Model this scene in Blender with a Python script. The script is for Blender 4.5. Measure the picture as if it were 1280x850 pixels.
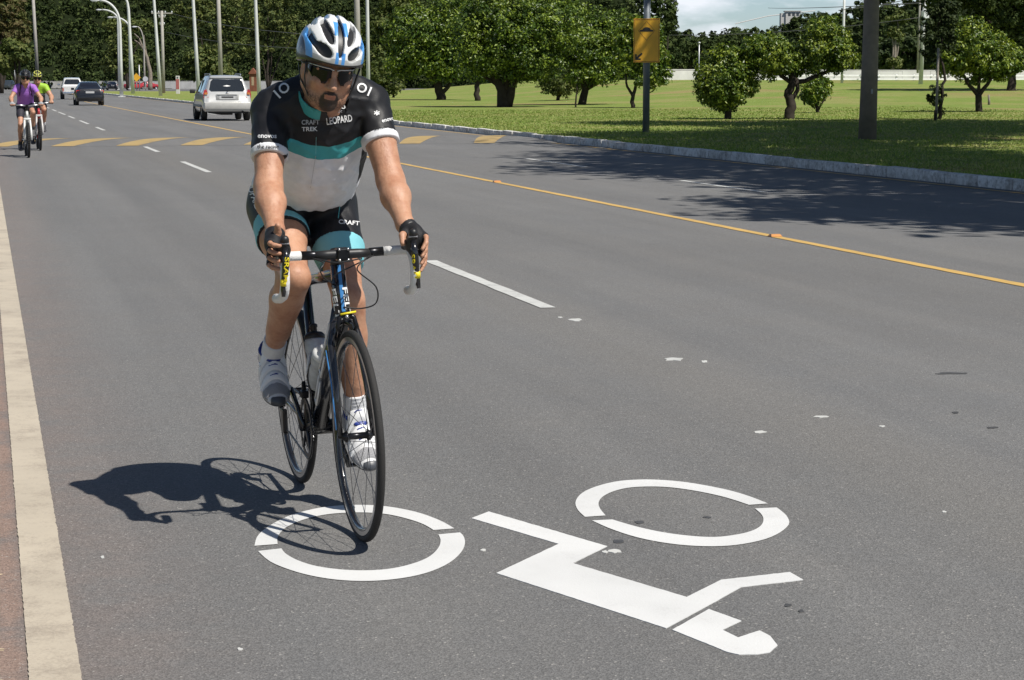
import bpy, bmesh, math, random
import numpy as np
from mathutils import Vector, Matrix
from mathutils.bvhtree import BVHTree

for o in list(bpy.data.objects): bpy.data.objects.remove(o)
SC = bpy.context.scene
COL = SC.collection
rng = np.random.default_rng(7)
random.seed(7)

# ------------------------------------------------------------------ camera
IMG_W, IMG_H, FPX, CAM_H = 1280, 850, 2550.0, 1.45
PITCH, YAW = math.radians(7.219), math.radians(-14.4425)
cy_, sy_ = math.cos(YAW), math.sin(YAW)
CR = np.array([cy_, sy_, 0.0])
CF = np.array([-sy_*math.cos(PITCH), cy_*math.cos(PITCH), -math.sin(PITCH)])
CU = np.array([-sy_*math.sin(PITCH), cy_*math.sin(PITCH), math.cos(PITCH)])
CP = np.array([0, 0, CAM_H])
cam = bpy.data.cameras.new('camera'); cam_o = bpy.data.objects.new('camera', cam); COL.objects.link(cam_o)
cam.sensor_width = 36; cam.lens = 36*FPX/IMG_W; cam.clip_start = .1; cam.clip_end = 6000
cam_o.matrix_world = Matrix(((CR[0], CU[0], -CF[0], 0), (CR[1], CU[1], -CF[1], 0), (CR[2], CU[2], -CF[2], CAM_H), (0, 0, 0, 1)))
SC.camera = cam_o
SC.render.resolution_x, SC.render.resolution_y = 1024, 680

# ------------------------------------------------------------------ light
SUN = Vector((.43, -.53, 1.0)).normalized()
ELEV = math.asin(SUN.z)
w = bpy.data.worlds.new('World'); SC.world = w; w.use_nodes = True
nt = w.node_tree; nt.nodes.clear()
sky = nt.nodes.new('ShaderNodeTexSky'); sky.sky_type = 'NISHITA'; sky.sun_disc = False
sky.sun_elevation = ELEV; sky.sun_rotation = math.atan2(SUN.x, SUN.y)
sky.air_density = 1.0; sky.dust_density = .5; sky.ozone_density = 1.0
bg = nt.nodes.new('ShaderNodeBackground'); bg.inputs[1].default_value = .05
tc = nt.nodes.new('ShaderNodeTexCoord'); mp = nt.nodes.new('ShaderNodeMapping'); mp.inputs[3].default_value = (1, 1, 3.2); mp.inputs[1].default_value = (3.1, .4, 1.7)
nz = nt.nodes.new('ShaderNodeTexNoise'); nz.inputs['Scale'].default_value = 8.0; nz.inputs['Detail'].default_value = 7; nz.inputs['Roughness'].default_value = .55
rp = nt.nodes.new('ShaderNodeValToRGB'); rp.color_ramp.elements[0].position = .53; rp.color_ramp.elements[1].position = .64
mx = nt.nodes.new('ShaderNodeMixRGB'); mx.inputs[2].default_value = (16.5, 17.3, 18.6, 1)
out = nt.nodes.new('ShaderNodeOutputWorld')
lk = nt.links.new
lk(tc.outputs['Generated'], mp.inputs[0]); lk(mp.outputs[0], nz.inputs['Vector']); sx = nt.nodes.new('ShaderNodeSeparateXYZ'); lk(tc.outputs['Generated'], sx.inputs[0])
el = nt.nodes.new('ShaderNodeMapRange'); el.inputs[1].default_value = 0; el.inputs[2].default_value = .30; el.inputs[3].default_value = .11; el.inputs[4].default_value = -.12; lk(sx.outputs[2], el.inputs[0])
ad = nt.nodes.new('ShaderNodeMath'); lk(nz.outputs['Fac'], ad.inputs[0]); lk(el.outputs[0], ad.inputs[1]); lk(ad.outputs[0], rp.inputs[0])
lk(rp.outputs[0], mx.inputs[0]); tint = nt.nodes.new('ShaderNodeMixRGB'); tint.blend_type = 'MULTIPLY'; tint.inputs[0].default_value = 1; tg = nt.nodes.new('ShaderNodeValToRGB'); tg.color_ramp.elements[0].color = (.62, .755, .98, 1); tg.color_ramp.elements[1].color = (.40, .415, .44, 1); tg.color_ramp.elements[1].position = .28; lk(sx.outputs[2], tg.inputs[0]); tg2 = nt.nodes.new('ShaderNodeMixRGB'); tg2.blend_type = 'MULTIPLY'; tg2.inputs[0].default_value = 1; tg2.inputs[2].default_value = (2.5, 2.5, 2.5, 1); lk(tg.outputs[0], tg2.inputs[1]); lk(tg2.outputs[0], tint.inputs[2]); lk(sky.outputs[0], tint.inputs[1]); lk(tint.outputs[0], mx.inputs[1]); lk(mx.outputs[0], bg.inputs[0]); lk(bg.outputs[0], out.inputs[0])
sl = bpy.data.lights.new('sun', 'SUN'); sl.energy = 5.0; sl.angle = math.radians(.53); sl.color = (1, .955, .88)
so = bpy.data.objects.new('sun', sl); COL.objects.link(so); so.location = (20, -20, 40)
so.rotation_euler = SUN.to_track_quat('Z', 'Y').to_euler()
SC.view_settings.view_transform = 'Standard'; SC.view_settings.look = 'None'
SC.view_settings.exposure = 0.12; SC.view_settings.gamma = 1

# ------------------------------------------------------------------ pixel helpers
def ray(x, y): return CF + CR*((x-640)/FPX) - CU*((y-425)/FPX)
def gnd(x, y, z=0.0):
    d = ray(x, y); t = (z-CAM_H)/d[2]; return CP + d*t
def at(x, y, depth):                      # point seen at a pixel, at a distance along the view axis
    return CP + ray(x, y)*depth
def pxm(depth): return depth/FPX          # metres covered by one pixel at that distance

# ------------------------------------------------------------------ object helpers
def tag(o, label=None, cat=None, group=None, kind=None):
    if label: o['label'] = label
    if cat: o['category'] = cat
    if group: o['group'] = group
    if kind: o['kind'] = kind
    return o
def empty(name, loc=(0, 0, 0), rz=0, mat=None):
    o = bpy.data.objects.new(name, None); COL.objects.link(o); o.empty_display_size = .1
    if mat is not None: o.matrix_world = mat
    else: o.location = loc; o.rotation_euler = (0, 0, rz)
    return o
def link_mesh(name, V, F, mat=None, parent=None, smooth=False):
    me = bpy.data.meshes.new(name)
    V = np.asarray(V, dtype=np.float32).reshape(-1, 3)
    if isinstance(F, np.ndarray):
        n, k = F.shape
        me.vertices.add(len(V)); me.vertices.foreach_set('co', V.ravel())
        me.loops.add(n*k); me.loops.foreach_set('vertex_index', F.astype(np.int32).ravel())
        me.polygons.add(n); me.polygons.foreach_set('loop_start', np.arange(0, n*k, k, dtype=np.int32))
        me.update(calc_edges=True)
    else:
        me.from_pydata(V.tolist(), [], [list(f) for f in F]); me.update()
    me.polygons.foreach_set('use_smooth', np.full(len(me.polygons), bool(smooth)))
    if mat is not None: me.materials.append(mat)
    o = bpy.data.objects.new(name, me); COL.objects.link(o)
    if parent is not None: o.parent = parent
    return o
def copy_tree(o, parent=None):
    c = o.copy(); COL.objects.link(c)
    if parent is not None: c.parent = parent
    for ch in o.children: copy_tree(ch, c)
    return c
def nrm(v):
    v = np.asarray(v, float); return v/(np.linalg.norm(v)+1e-12)

class MB:
    def __init__(s): s.v = []; s.f = []
    def add(s, V, F):
        b = len(s.v); s.v += [tuple(map(float, p)) for p in V]; s.f += [tuple(i+b for i in f) for f in F]; return s
    def box(s, lo, hi, bev=0.0, M=None):
        bm = bmesh.new(); bmesh.ops.create_cube(bm, size=1)
        c = [(a+b)/2 for a, b in zip(lo, hi)]; d = [b-a for a, b in zip(lo, hi)]
        for q in bm.verts: q.co = Vector([c[i]+q.co[i]*d[i] for i in range(3)])
        if bev > 0: bmesh.ops.bevel(bm, geom=bm.edges[:], offset=bev, segments=2, affect='EDGES', profile=.5)
        bm.verts.index_update()
        V = [q.co.copy() for q in bm.verts]
        if M is not None: V = [M @ q for q in V]
        s.add(V, [[q.index for q in f.verts] for f in bm.faces]); bm.free(); return s
    def tube(s, pts, rad, n=10, caps=True, closed=False, flat=None):
        P = [np.asarray(p, float) for p in pts]; m = len(P)
        if np.isscalar(rad): rad = [rad]*m
        T = []
        for i in range(m):
            a = P[(i-1) % m] if (closed or i > 0) else P[i]; b = P[(i+1) % m] if (closed or i < m-1) else P[i]
            T.append(nrm(b-a))
        x = np.array([0, 0, 1.]) if abs(T[0][2]) < .9 else np.array([1., 0, 0])
        N = nrm(x-T[0]*(x@T[0])); V = []
        for i in range(m):
            N = nrm(N-T[i]*(N@T[i])); Bv = np.cross(T[i], N)
            fx, fy = (1, 1) if flat is None else flat
            for k in range(n):
                a = 2*math.pi*k/n; V.append(P[i]+rad[i]*(fx*math.cos(a)*N+fy*math.sin(a)*Bv))
        F = []
        for i in range(m if closed else m-1):
            j = (i+1) % m
            for k in range(n):
                F.append((i*n+k, i*n+(k+1) % n, j*n+(k+1) % n, j*n+k))
        if caps and not closed:
            F.append(tuple(range(n-1, -1, -1))); F.append(tuple((m-1)*n+k for k in range(n)))
        return s.add(V, F)
    def lathe(s, prof, c, ax, n=32, closed=True):
        # prof: list of (radius, axial); c centre, ax axis
        ax = nrm(ax); x = np.array([0, 0, 1.]) if abs(ax[2]) < .9 else np.array([1., 0, 0])
        N = nrm(x-ax*(x@ax)); Bv = np.cross(ax, N); m = len(prof); V = []; F = []
        for k in range(n):
            a = 2*math.pi*k/n; d = math.cos(a)*N+math.sin(a)*Bv
            for r, h in prof: V.append(np.asarray(c)+d*r+ax*h)
        for k in range(n):
            j = (k+1) % n
            for i in range(m if closed else m-1):
                q = (i+1) % m; F.append((k*m+i, j*m+i, j*m+q, k*m+q))
        return s.add(V, F)
    def prism(s, poly, z0, z1, M=None):
        n = len(poly); V = [Vector((x, y, z0)) for x, y in poly]+[Vector((x, y, z1)) for x, y in poly]
        if M is not None: V = [M @ q for q in V]
        F = [tuple(range(n-1, -1, -1)), tuple(range(n, 2*n))]+[(i, (i+1) % n, n+(i+1) % n, n+i) for i in range(n)]
        return s.add(V, F)
    def ell(s, c, r, n=12, m=8, R=None):
        V = []; F = []
        for i in range(m+1):
            ph = math.pi*i/m
            for k in range(n):
                a = 2*math.pi*k/n; p = np.array([r[0]*math.sin(ph)*math.cos(a), r[1]*math.sin(ph)*math.sin(a), r[2]*math.cos(ph)])
                if R is not None: p = np.asarray(R).T @ p
                V.append(np.asarray(c)+p)
        for i in range(m):
            for k in range(n): F.append((i*n+k, (i+1)*n+k, (i+1)*n+(k+1) % n, i*n+(k+1) % n))
        return s.add(V, F)
    def build(s, name, mat=None, parent=None, smooth=False, auto=None):
        o = link_mesh(name, s.v, s.f, mat, parent, smooth)
        if auto is not None:
            me = o.data; me.polygons.foreach_set('use_smooth', [True]*len(me.polygons)); me.set_sharp_from_angle(angle=math.radians(auto))
        return o

# ------------------------------------------------------------------ materials
def newmat(name):
    m = bpy.data.materials.new(name); m.use_nodes = True
    b = m.node_tree.nodes['Principled BSDF']; return m, m.node_tree, b
def N(nt, t, **kw):
    n = nt.nodes.new(t)
    for k, v in kw.items():
        if k.startswith('_'): setattr(n, k[1:], v)
        else: n.inputs[k].default_value = v
    return n
def mat(name, col, rough=.5, metal=0., var=.12, scale=8., bump=0., bscale=60., spec=.5, coat=0., trans=0., emis=0.):
    m, nt, b = newmat(name); c = list(col)+[1]
    b.inputs['Roughness'].default_value = rough; b.inputs['Metallic'].default_value = metal
    b.inputs['Specular IOR Level'].default_value = spec; b.inputs['Coat Weight'].default_value = coat
    b.inputs['Transmission Weight'].default_value = trans
    tcn = N(nt, 'ShaderNodeTexCoord'); n1 = N(nt, 'ShaderNodeTexNoise', Scale=scale, Detail=5.0, Roughness=.6)
    nt.links.new(tcn.outputs['Object'], n1.inputs['Vector'])
    r = N(nt, 'ShaderNodeMapRange'); r.inputs[1].default_value = .25; r.inputs[2].default_value = .75
    r.inputs[3].default_value = 1-var; r.inputs[4].default_value = 1+var
    nt.links.new(n1.outputs['Fac'], r.inputs[0])
    mu = N(nt, 'ShaderNodeMixRGB', _blend_type='MULTIPLY'); mu.inputs[0].default_value = 1; mu.inputs[1].default_value = c
    nt.links.new(r.outputs[0], mu.inputs[2]); nt.links.new(mu.outputs[0], b.inputs['Base Color'])
    if bump > 0:
        n2 = N(nt, 'ShaderNodeTexNoise', Scale=bscale, Detail=4.0); nt.links.new(tcn.outputs['Object'], n2.inputs['Vector'])
        bp = N(nt, 'ShaderNodeBump', Strength=bump, Distance=.01); nt.links.new(n2.outputs['Fac'], bp.inputs['Height']); nt.links.new(bp.outputs[0], b.inputs['Normal'])
    return m
class G:                                   # tiny expression builder for shader maths
    def __init__(s, nt): s.nt = nt
    def m(s, op, a, b=None, c=None, clamp=False):
        n = s.nt.nodes.new('ShaderNodeMath'); n.operation = op; n.use_clamp = clamp
        for i, x in enumerate((a, b, c)):
            if x is None: continue
            if isinstance(x, (int, float)): n.inputs[i].default_value = x
            else: s.nt.links.new(x, n.inputs[i])
        return n.outputs[0]
    def ss(s, x, a, b):
        n = s.nt.nodes.new('ShaderNodeMapRange'); n.interpolation_type = 'SMOOTHSTEP'
        n.inputs[1].default_value = a; n.inputs[2].default_value = b; s.nt.links.new(x, n.inputs[0]); return n.outputs[0]
    def mix(s, f, a, b, mode='MIX'):
        n = s.nt.nodes.new('ShaderNodeMixRGB'); n.blend_type = mode
        for i, x in enumerate((f, a, b)):
            if isinstance(x, (int, float)): n.inputs[i].default_value = x
            elif isinstance(x, (tuple, list)): n.inputs[i].default_value = (*x, 1) if len(x) == 3 else x
            else: s.nt.links.new(x, n.inputs[i])
        return n.outputs[0]
    def noise(s, scale, detail=5., rough=.6, vec=None, mapscale=None):
        n = N(s.nt, 'ShaderNodeTexNoise', Scale=scale, Detail=detail, Roughness=rough)
        if vec is not None:
            if mapscale is not None:
                mp = s.nt.nodes.new('ShaderNodeMapping'); mp.inputs[3].default_value = mapscale; s.nt.links.new(vec, mp.inputs[0]); vec = mp.outputs[0]
            s.nt.links.new(vec, n.inputs['Vector'])
        return n.outputs['Fac']
    def coord(s): 
        t = s.nt.nodes.new('ShaderNodeTexCoord'); x = s.nt.nodes.new('ShaderNodeSeparateXYZ'); s.nt.links.new(t.outputs['Object'], x.inputs[0])
        return t.outputs['Object'], x.outputs
# ================================================================== SETTING
LX = .13        # edge line; lanes at 3.5, 7.17 (centre), 9.95; kerb face
DASHX, CENX, RDX, KERBX = 3.49, 7.18, 9.95, 13.38

def asphalt_mat():
    m, nt, b = newmat('worn asphalt'); g = G(nt); v, xyz = g.coord()
    big = g.noise(.35, 4, .6, v, (1, .12, 1)); mid = g.noise(2.2, 6, .65, v); 
    trk = g.noise(1.5, 5, .62, v, (1, .035, 1)); pat = g.noise(.8, 3, .5, v)
    vo = N(nt, 'ShaderNodeTexVoronoi', Scale=190.0); nt.links.new(v, vo.inputs['Vector'])
    fine = g.noise(150, 3, .8, v)
    base = g.mix(g.ss(big, .3, .7), (.150, .148, .145), (.162, .163, .164))
    base = g.mix(g.m('MULTIPLY', g.ss(mid, .35, .75), .35), base, (.162, .155, .147))
    base = g.mix(1.0, base, g.mix(g.ss(trk, .30, .70), (.91, .912, .915), (1.07, 1.062, 1.05)), 'MULTIPLY'); base = g.mix(1.0, base, g.mix(g.ss(pat, .35, .65), (.98, .98, .98), (1.02, 1.02, 1.015)), 'MULTIPLY')
    # reddish soil rubbed into the surface along the left edge
    nzr = g.noise(3.0, 6, .7, v)
    red = g.m('MULTIPLY', g.m('ADD', g.m('MULTIPLY', g.ss(xyz[0], .8, .1), .28), g.m('MULTIPLY', g.ss(xyz[0], .10, .02), .75)), g.ss(nzr, .2, .62))
    base = g.mix(g.m('MINIMUM', red, .85), base, (.27, .185, .145))
    # oily centre of the driving lane
    st = g.m('ABSOLUTE', g.m('SUBTRACT', xyz[0], 1.9)); base = g.mix(g.m('MULTIPLY', g.ss(st, .5, .0), .12), base, (.08, .08, .08))
    st = g.m('ABSOLUTE', g.m('SUBTRACT', xyz[0], 3.35)); base = g.mix(g.m('MULTIPLY', g.ss(st, .55, .1), .35), base, (.170, .161, .147))
    # crack-sealed streaks / stains
    sp = g.noise(1.1, 8, .75, v, (1, .5, 1)); base = g.mix(g.m('MULTIPLY', g.ss(sp, .62, .74), .4), base, (.085, .085, .085))
    cs = N(nt, 'ShaderNodeSeparateColor'); nt.links.new(vo.outputs['Color'], cs.inputs[0])
    ag = g.m('ADD', g.m('MULTIPLY', g.ss(cs.outputs[0], 0, 1), .45), .78); base = g.mix(1.0, base, g.mix(1.0, (1, 1, 1), ag, 'MULTIPLY'), 'MULTIPLY')
    lt = g.ss(cs.outputs[1], .975, 1.0); base = g.mix(g.m('MULTIPLY', lt, .7), base, (.42, .40, .37))
    dk = g.ss(fine, .66, .78); base = g.mix(g.m('MULTIPLY', dk, .5), base, (.04, .04, .04))
    nt.links.new(base, b.inputs['Base Color']); b.inputs['Roughness'].default_value = .82; b.inputs['Specular IOR Level'].default_value = .35
    h = g.m('ADD', g.m('MULTIPLY', vo.outputs['Distance'], 1.0), g.m('MULTIPLY', fine, .6))
    bp = N(nt, 'ShaderNodeBump', Strength=.55, Distance=.004); nt.links.new(h, bp.inputs['Height']); nt.links.new(bp.outputs[0], b.inputs['Normal'])
    return m
ASPH = asphalt_mat()
def paint_mat(name, col, wear, under=(.14, .13, .12), scale=9., lo=.42, rough=.6):
    m, nt, b = newmat(name); g = G(nt); v, xyz = g.coord()
    n = g.noise(scale, 8, .72, v); f = g.noise(120, 3, .8, v); c = g.noise(1.3, 4, .6, v)
    k = g.m('ADD', g.m('MULTIPLY', n, .6), g.m('MULTIPLY', f, .4))
    base = g.mix(g.ss(c, .3, .75), col, tuple(x*.86 for x in col))
    base = g.mix(g.m('MULTIPLY', g.ss(k, lo, lo+.18), wear), base, under)
    nt.links.new(base, b.inputs['Base Color']); b.inputs['Roughness'].default_value = rough
    bp = N(nt, 'ShaderNodeBump', Strength=.35, Distance=.003); nt.links.new(f, bp.inputs['Height']); nt.links.new(bp.outputs[0], b.inputs['Normal'])
    return m
WPAINT = paint_mat('fresh white road paint', (.70, .70, .685), .5, (.42, .41, .395), 5., .53)
DPAINT = paint_mat('lane dash paint', (.60, .60, .57), .6, (.2, .19, .18), 7., .48)
EPAINT = paint_mat('worn cream edge paint', (.54, .47, .365), .7, (.28, .23, .18), 4., .46)
YPAINT = paint_mat('yellow road paint', (.62, .40, .12), .5, (.22, .17, .11), 6., .5)
HPAINT = paint_mat('hump yellow paint', (.46, .32, .12), .8, (.18, .16, .13), 3., .48)

# ground sheet out to the horizon
def grass_mat(name, a, b_, c, dirt):
    m, nt, b = newmat(name); g = G(nt); v, xyz = g.coord()
    n1 = g.noise(.16, 5, .6, v); n2 = g.noise(1.6, 6, .7, v); n3 = g.noise(30, 4, .8, v, (1, .35, 1))
    base = g.mix(g.ss(n2, .3, .7), a, b_); base = g.mix(g.m('MULTIPLY', g.ss(n1, .45, .62), .75), base, c)
    n4 = g.noise(.11, 5, .6, v); base = g.mix(g.m('MULTIPLY', g.ss(n4, .56, .66), .6), base, dirt)
    base = g.mix(g.m('MULTIPLY', g.ss(n3, .35, .75), .55), base, (.03, .045, .012))
    nt.links.new(base, b.inputs['Base Color']); b.inputs['Roughness'].default_value = .95; b.inputs['Specular IOR Level'].default_value = .04
    bp = N(nt, 'ShaderNodeBump', Strength=.8, Distance=.05); nt.links.new(n3, bp.inputs['Height']); nt.links.new(bp.outputs[0], b.inputs['Normal'])
    return m
GRASS = grass_mat('mown grass', (.195, .272, .06), (.270, .335, .09), (.34, .325, .125), (.39, .27, .14))
FARG = grass_mat('forest floor', (.007, .010, .004), (.012, .017, .006), (.012, .014, .006), (.012, .012, .006))
def sstep(x, a, b):
    t = np.clip((x-a)/(b-a), 0, 1); return t*t*(3-2*t)
def terr(X, Y):
    D = np.hypot(X, Y)
    return .12 + 1.5*sstep(D, 88, 185)*sstep(X-.16*Y, 8, 34)
def gridmesh(name, xs, ys, zf, mat_, smooth=True):
    X, Y = np.meshgrid(xs, ys, indexing='ij'); Z = zf(X, Y)
    V = np.stack([X, Y, Z], -1).reshape(-1, 3); n, k = X.shape
    i = np.arange((n-1)*k).reshape(n-1, k)[:, :-1].ravel()
    F = np.stack([i, i+k, i+k+1, i+1], 1)
    return link_mesh(name, V, F, mat_, None, smooth)
def hill(X, Y):                              # wooded rise far behind
    a = np.arctan2(X, Y); D = np.hypot(X, Y)
    row = np.interp(a, [-1, .30, .325, .345, .36, .37, .385, .40, .42, .44, 1], [-25, -25, 40, 50, 48, 42, 34, 28, 22, 5, -30])
    h = (102-row-6)/2550*820*sstep(D, 560, 800)+1.0*sstep(D, 430, 560)
    return np.where(D > 800, h*(1-.5*sstep(D, 900, 2000)), h)-.06
gsh = gridmesh('ground', np.concatenate([np.linspace(-3000, -60, 20), np.linspace(-40, 900, 95), np.linspace(1000, 3000, 15)]),
               np.concatenate([np.linspace(-800, 0, 8), np.linspace(20, 1200, 90), np.linspace(1300, 4500, 15)]), hill, FARG); tag(gsh, kind='structure')
verge = gridmesh('grass_verge', np.concatenate([[KERBX+.17, 13.8, 14.2], np.linspace(15, 60, 46), np.linspace(63, 320, 60)]), np.linspace(-30, 290, 161), terr, GRASS); tag(verge, kind='structure')
vleft = gridmesh('left_verge', np.concatenate([np.linspace(-260, -12, 40), np.linspace(-10, -1.25, 12)]), np.linspace(-30, 298, 83), lambda X, Y: -.012+.03*np.sin(X*.7+Y*.3)*(X < -2)+.02*(X < -2), GRASS); tag(vleft, kind='structure')
MBr = MB(); MBr.add([(-1.35, -30, 0), (KERBX, -30, 0), (KERBX, 300, 0), (-1.35, 300, 0)], [(0, 1, 2, 3)])
road = MBr.build('road', ASPH); tag(road, kind='structure')
MBr = MB(); MBr.add([(-160, 300, 0), (330, 300, 0), (330, 420, 0), (-160, 420, 0)], [(0, 1, 2, 3)])
xroad = MBr.build('cross_road', ASPH); tag(xroad, kind='structure')

def sheet(name, poly, z, mat_, parent, th=.0015):
    m = MB(); m.prism(poly, z-th, z); return m.build(name, mat_, parent)
def noisy_strip(x0, x1, y0, y1, step, amp, z, name, mat_, parent):
    ys = np.arange(y0, y1+step, step); l = x0+rng.normal(0, amp, len(ys)); r = x1+rng.normal(0, amp, len(ys)); V = []; F = []
    for i, y in enumerate(ys): V += [(l[i], y, z), (r[i], y, z)]
    for i in range(len(ys)-1): F.append((2*i, 2*i+1, 2*i+3, 2*i+2))
    return link_mesh(name, V, F, mat_, parent)
noisy_strip(.065, .19, 2.5, 60, .02, .0009, .004, 'edge_line', EPAINT, road)
noisy_strip(.065, .19, 60, 300, 2, .004, .004, 'edge_line', EPAINT, road)
noisy_strip(CENX-.055, CENX+.055, 10, 46.5, .25, .004, .004, 'centre_line', YPAINT, road)
noisy_strip(CENX-.055, CENX+.055, 52, 180, 2, .004, .004, 'centre_line', YPAINT, road)
noisy_strip(13.06, 13.14, 18, 200, .5, .006, .004, 'gutter_line', YPAINT, road)
dashY = [(12.61, 16.23), (33.1, 37.3), (43.0, 46.6), (62.5, 67), (72.1, 78), (83.2, 89.1), (92.6, 100.2), (103.8, 109.8), (115, 121), (127, 133), (139, 145)]
for a, b in dashY: noisy_strip(DASHX-.052, DASHX+.052, a, b, (b-a)/12, .003, .004, 'lane_dash', DPAINT, road)
for a, b in [(25.3, 28.6), (33.6, 37.6), (56, 60), (67, 71), (79, 83), (91, 95)]: noisy_strip(RDX-.05, RDX+.05, a, b, (b-a)/10, .004, .004, 'lane_dash', DPAINT, road)
# paint scraps and small stains lying on the line of removed dashes
def blot(px, py, w_, h_, mat_, name, n=11):
    c = gnd(px, py); k = CAM_H*FPX/((py-102)**2)   # metres of road per pixel row
    pts = []
    for i in range(n):
        a = 2*math.pi*i/n; r_ = rng.uniform(.55, 1.1)
        q = gnd(px+math.cos(a)*w_/2*r_, py+math.sin(a)*h_/2*r_); pts.append((q[0], q[1]))
    return sheet(name, pts, .002, mat_, road, .002)
for p in [(720, 400, 20, 4), (843, 449, 34, 5), (950, 540, 18, 4), (1026, 521, 19, 3), (1103, 533, 9, 2), (769, 689, 18, 7), (756, 690, 8, 4), (700, 397, 6, 2), (1180, 640, 6, 3), (604, 688, 8, 3), (63, 695, 12, 3), (300, 812, 8, 4), (128, 697, 6, 4), (880, 452, 9, 3)]:
    blot(*p, DPAINT, 'paint_scrap')
STAIN = mat('bitumen stain', (.068, .066, .064), .5, var=.3, scale=40)
for p in [(799, 653, 13, 4.5), (773, 677, 17, 5), (884, 647, 11, 3), (1190, 467, 44, 3), (985, 757, 12, 5), (1001, 764, 9, 4), (1240, 535, 16, 3), (1195, 516, 10, 3)]:
    blot(*p, STAIN, 'tar_spot')
# straw and pale grit swept against the left edge
STRAW = mat('dry straw', (.55, .46, .30), .8, var=.25)
m = MB()
for i in range(420):
    y = rng.uniform(4.7, 14) if i > 90 else rng.uniform(4.7, 6.5); x = -.02-abs(rng.normal(0, .10))+.02*(y-5)*.0
    a = rng.uniform(0, 6.28); l = rng.uniform(.006, .045); p = np.array([x, y, .003]); d = np.array([math.cos(a), math.sin(a), 0])*l
    m.tube([p-d, p+[0, 0, .003], p+d+[0, 0, .002]], .0012, 4, caps=False)
tag(m.build('straw_litter', STRAW), 'dry straw and pale grit scattered along the left road edge', 'straw', kind='stuff')
# road studs on the yellow line
STUD = mat('orange reflective stud', (.55, .25, .08), .4)
for px, py in [(620, 228), (972, 296), (455, 193)]:
    c = gnd(px, py); m = MB(); m.prism([(-.055, -.05), (.055, -.05), (.055, .05), (-.055, .05)], 0, .004)
    V = [(-.055, -.05, 0), (.055, -.05, 0), (.055, .05, 0), (-.055, .05, 0), (-.045, -.02, .022), (.045, -.02, .022), (.045, .02, .022), (-.045, .02, .022)]
    m.add(V, [(0, 1, 5, 4), (1, 2, 6, 5), (2, 3, 7, 6), (3, 0, 4, 7), (4, 5, 6, 7)])
    o = m.build('road_stud', STUD); o.location = (CENX, c[1], .0045)
    tag(o, {620: 'orange road stud on the yellow line, the middle one of three', 972: 'orange road stud on the yellow line nearest the camera', 455: 'orange road stud on the yellow line beside the rider\'s raised elbow'}[px], 'road stud', 'studs on the yellow line')

# the speed hump with its slanted yellow stripes
HY0, HY1, HH = 47.0, 53.6, .065
def hz(y): return HH*math.sin(math.pi*np.clip((y-HY0)/(HY1-HY0), 0, 1))**.8+.002
V = []; F = []; ys = np.linspace(HY0, HY1, 19)
for x in (0.35, KERBX-.12): 
    for y in ys: V.append((x, y, hz(y)))
for i in range(18): F.append((i, 19+i, 20+i, i+1))
hump = link_mesh('speed_hump', V, F, ASPH, None, True); tag(hump, kind='structure')
for x0 in list(np.arange(.0, 6.4, 1.44))+[9.4, 11.2]:
    V = []; F = []
    for i, y in enumerate(np.linspace(HY0+.1, HY1-.1, 17)):
        t = i/16; V += [(min(x0+1.7*t+.9*t**4, KERBX-.2), y, hz(y)+.004), (min(x0+.5+2.05*t, KERBX-.14), y, hz(y)+.004)]
    for i in range(16): F.append((2*i, 2*i+1, 2*i+3, 2*i+2))
    link_mesh('yellow_stripe', V, F, HPAINT, hump, True)

# kerb of white-washed stones
def kerb_mat():
    m, nt, b = newmat('whitewashed kerb'); g = G(nt); oi = N(nt, 'ShaderNodeObjectInfo'); geo = N(nt, 'ShaderNodeNewGeometry'); v = geo.outputs['Position']
    n1 = g.noise(2.2, 8, .75, v); n2 = g.noise(14, 5, .7, v)
    k = g.m('ADD', g.m('MULTIPLY', n1, .55), g.m('MULTIPLY', n2, .45))
    base = g.mix(g.ss(k, .42, .62), (.80, .79, .76), (.36, .34, .31)); base = g.mix(g.m('MULTIPLY', g.ss(n2, .58, .7), .6), base, (.09, .085, .075))
    base = g.mix(g.m('MULTIPLY', oi.outputs['Random'], .25), base, (.30, .28, .25))
    nt.links.new(base, b.inputs['Base Color']); b.inputs['Roughness'].default_value = .85
    bp = N(nt, 'ShaderNodeBump', Strength=.5, Distance=.01); nt.links.new(n2, bp.inputs['Height']); nt.links.new(bp.outputs[0], b.inputs['Normal'])
    return m
KERB = kerb_mat()
kerb = empty('kerb', (KERBX, 0, 0)); tag(kerb, kind='structure')
kme = None
for i in range(236):
    if kme is None:
        m = MB(); m.box((0, 0, -.05), (.17, .972, .15), .022); o = m.build('kerb_stone', KERB, kerb, auto=40); kme = o.data
    else:
        o = bpy.data.objects.new('kerb_stone', kme); COL.objects.link(o); o.parent = kerb
    o.location = (rng.normal(0, .008), 17+i*1.0, rng.normal(-.004, .006)); o.rotation_euler = (rng.normal(0, .007), rng.normal(0, .02), rng.normal(0, .009))

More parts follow.
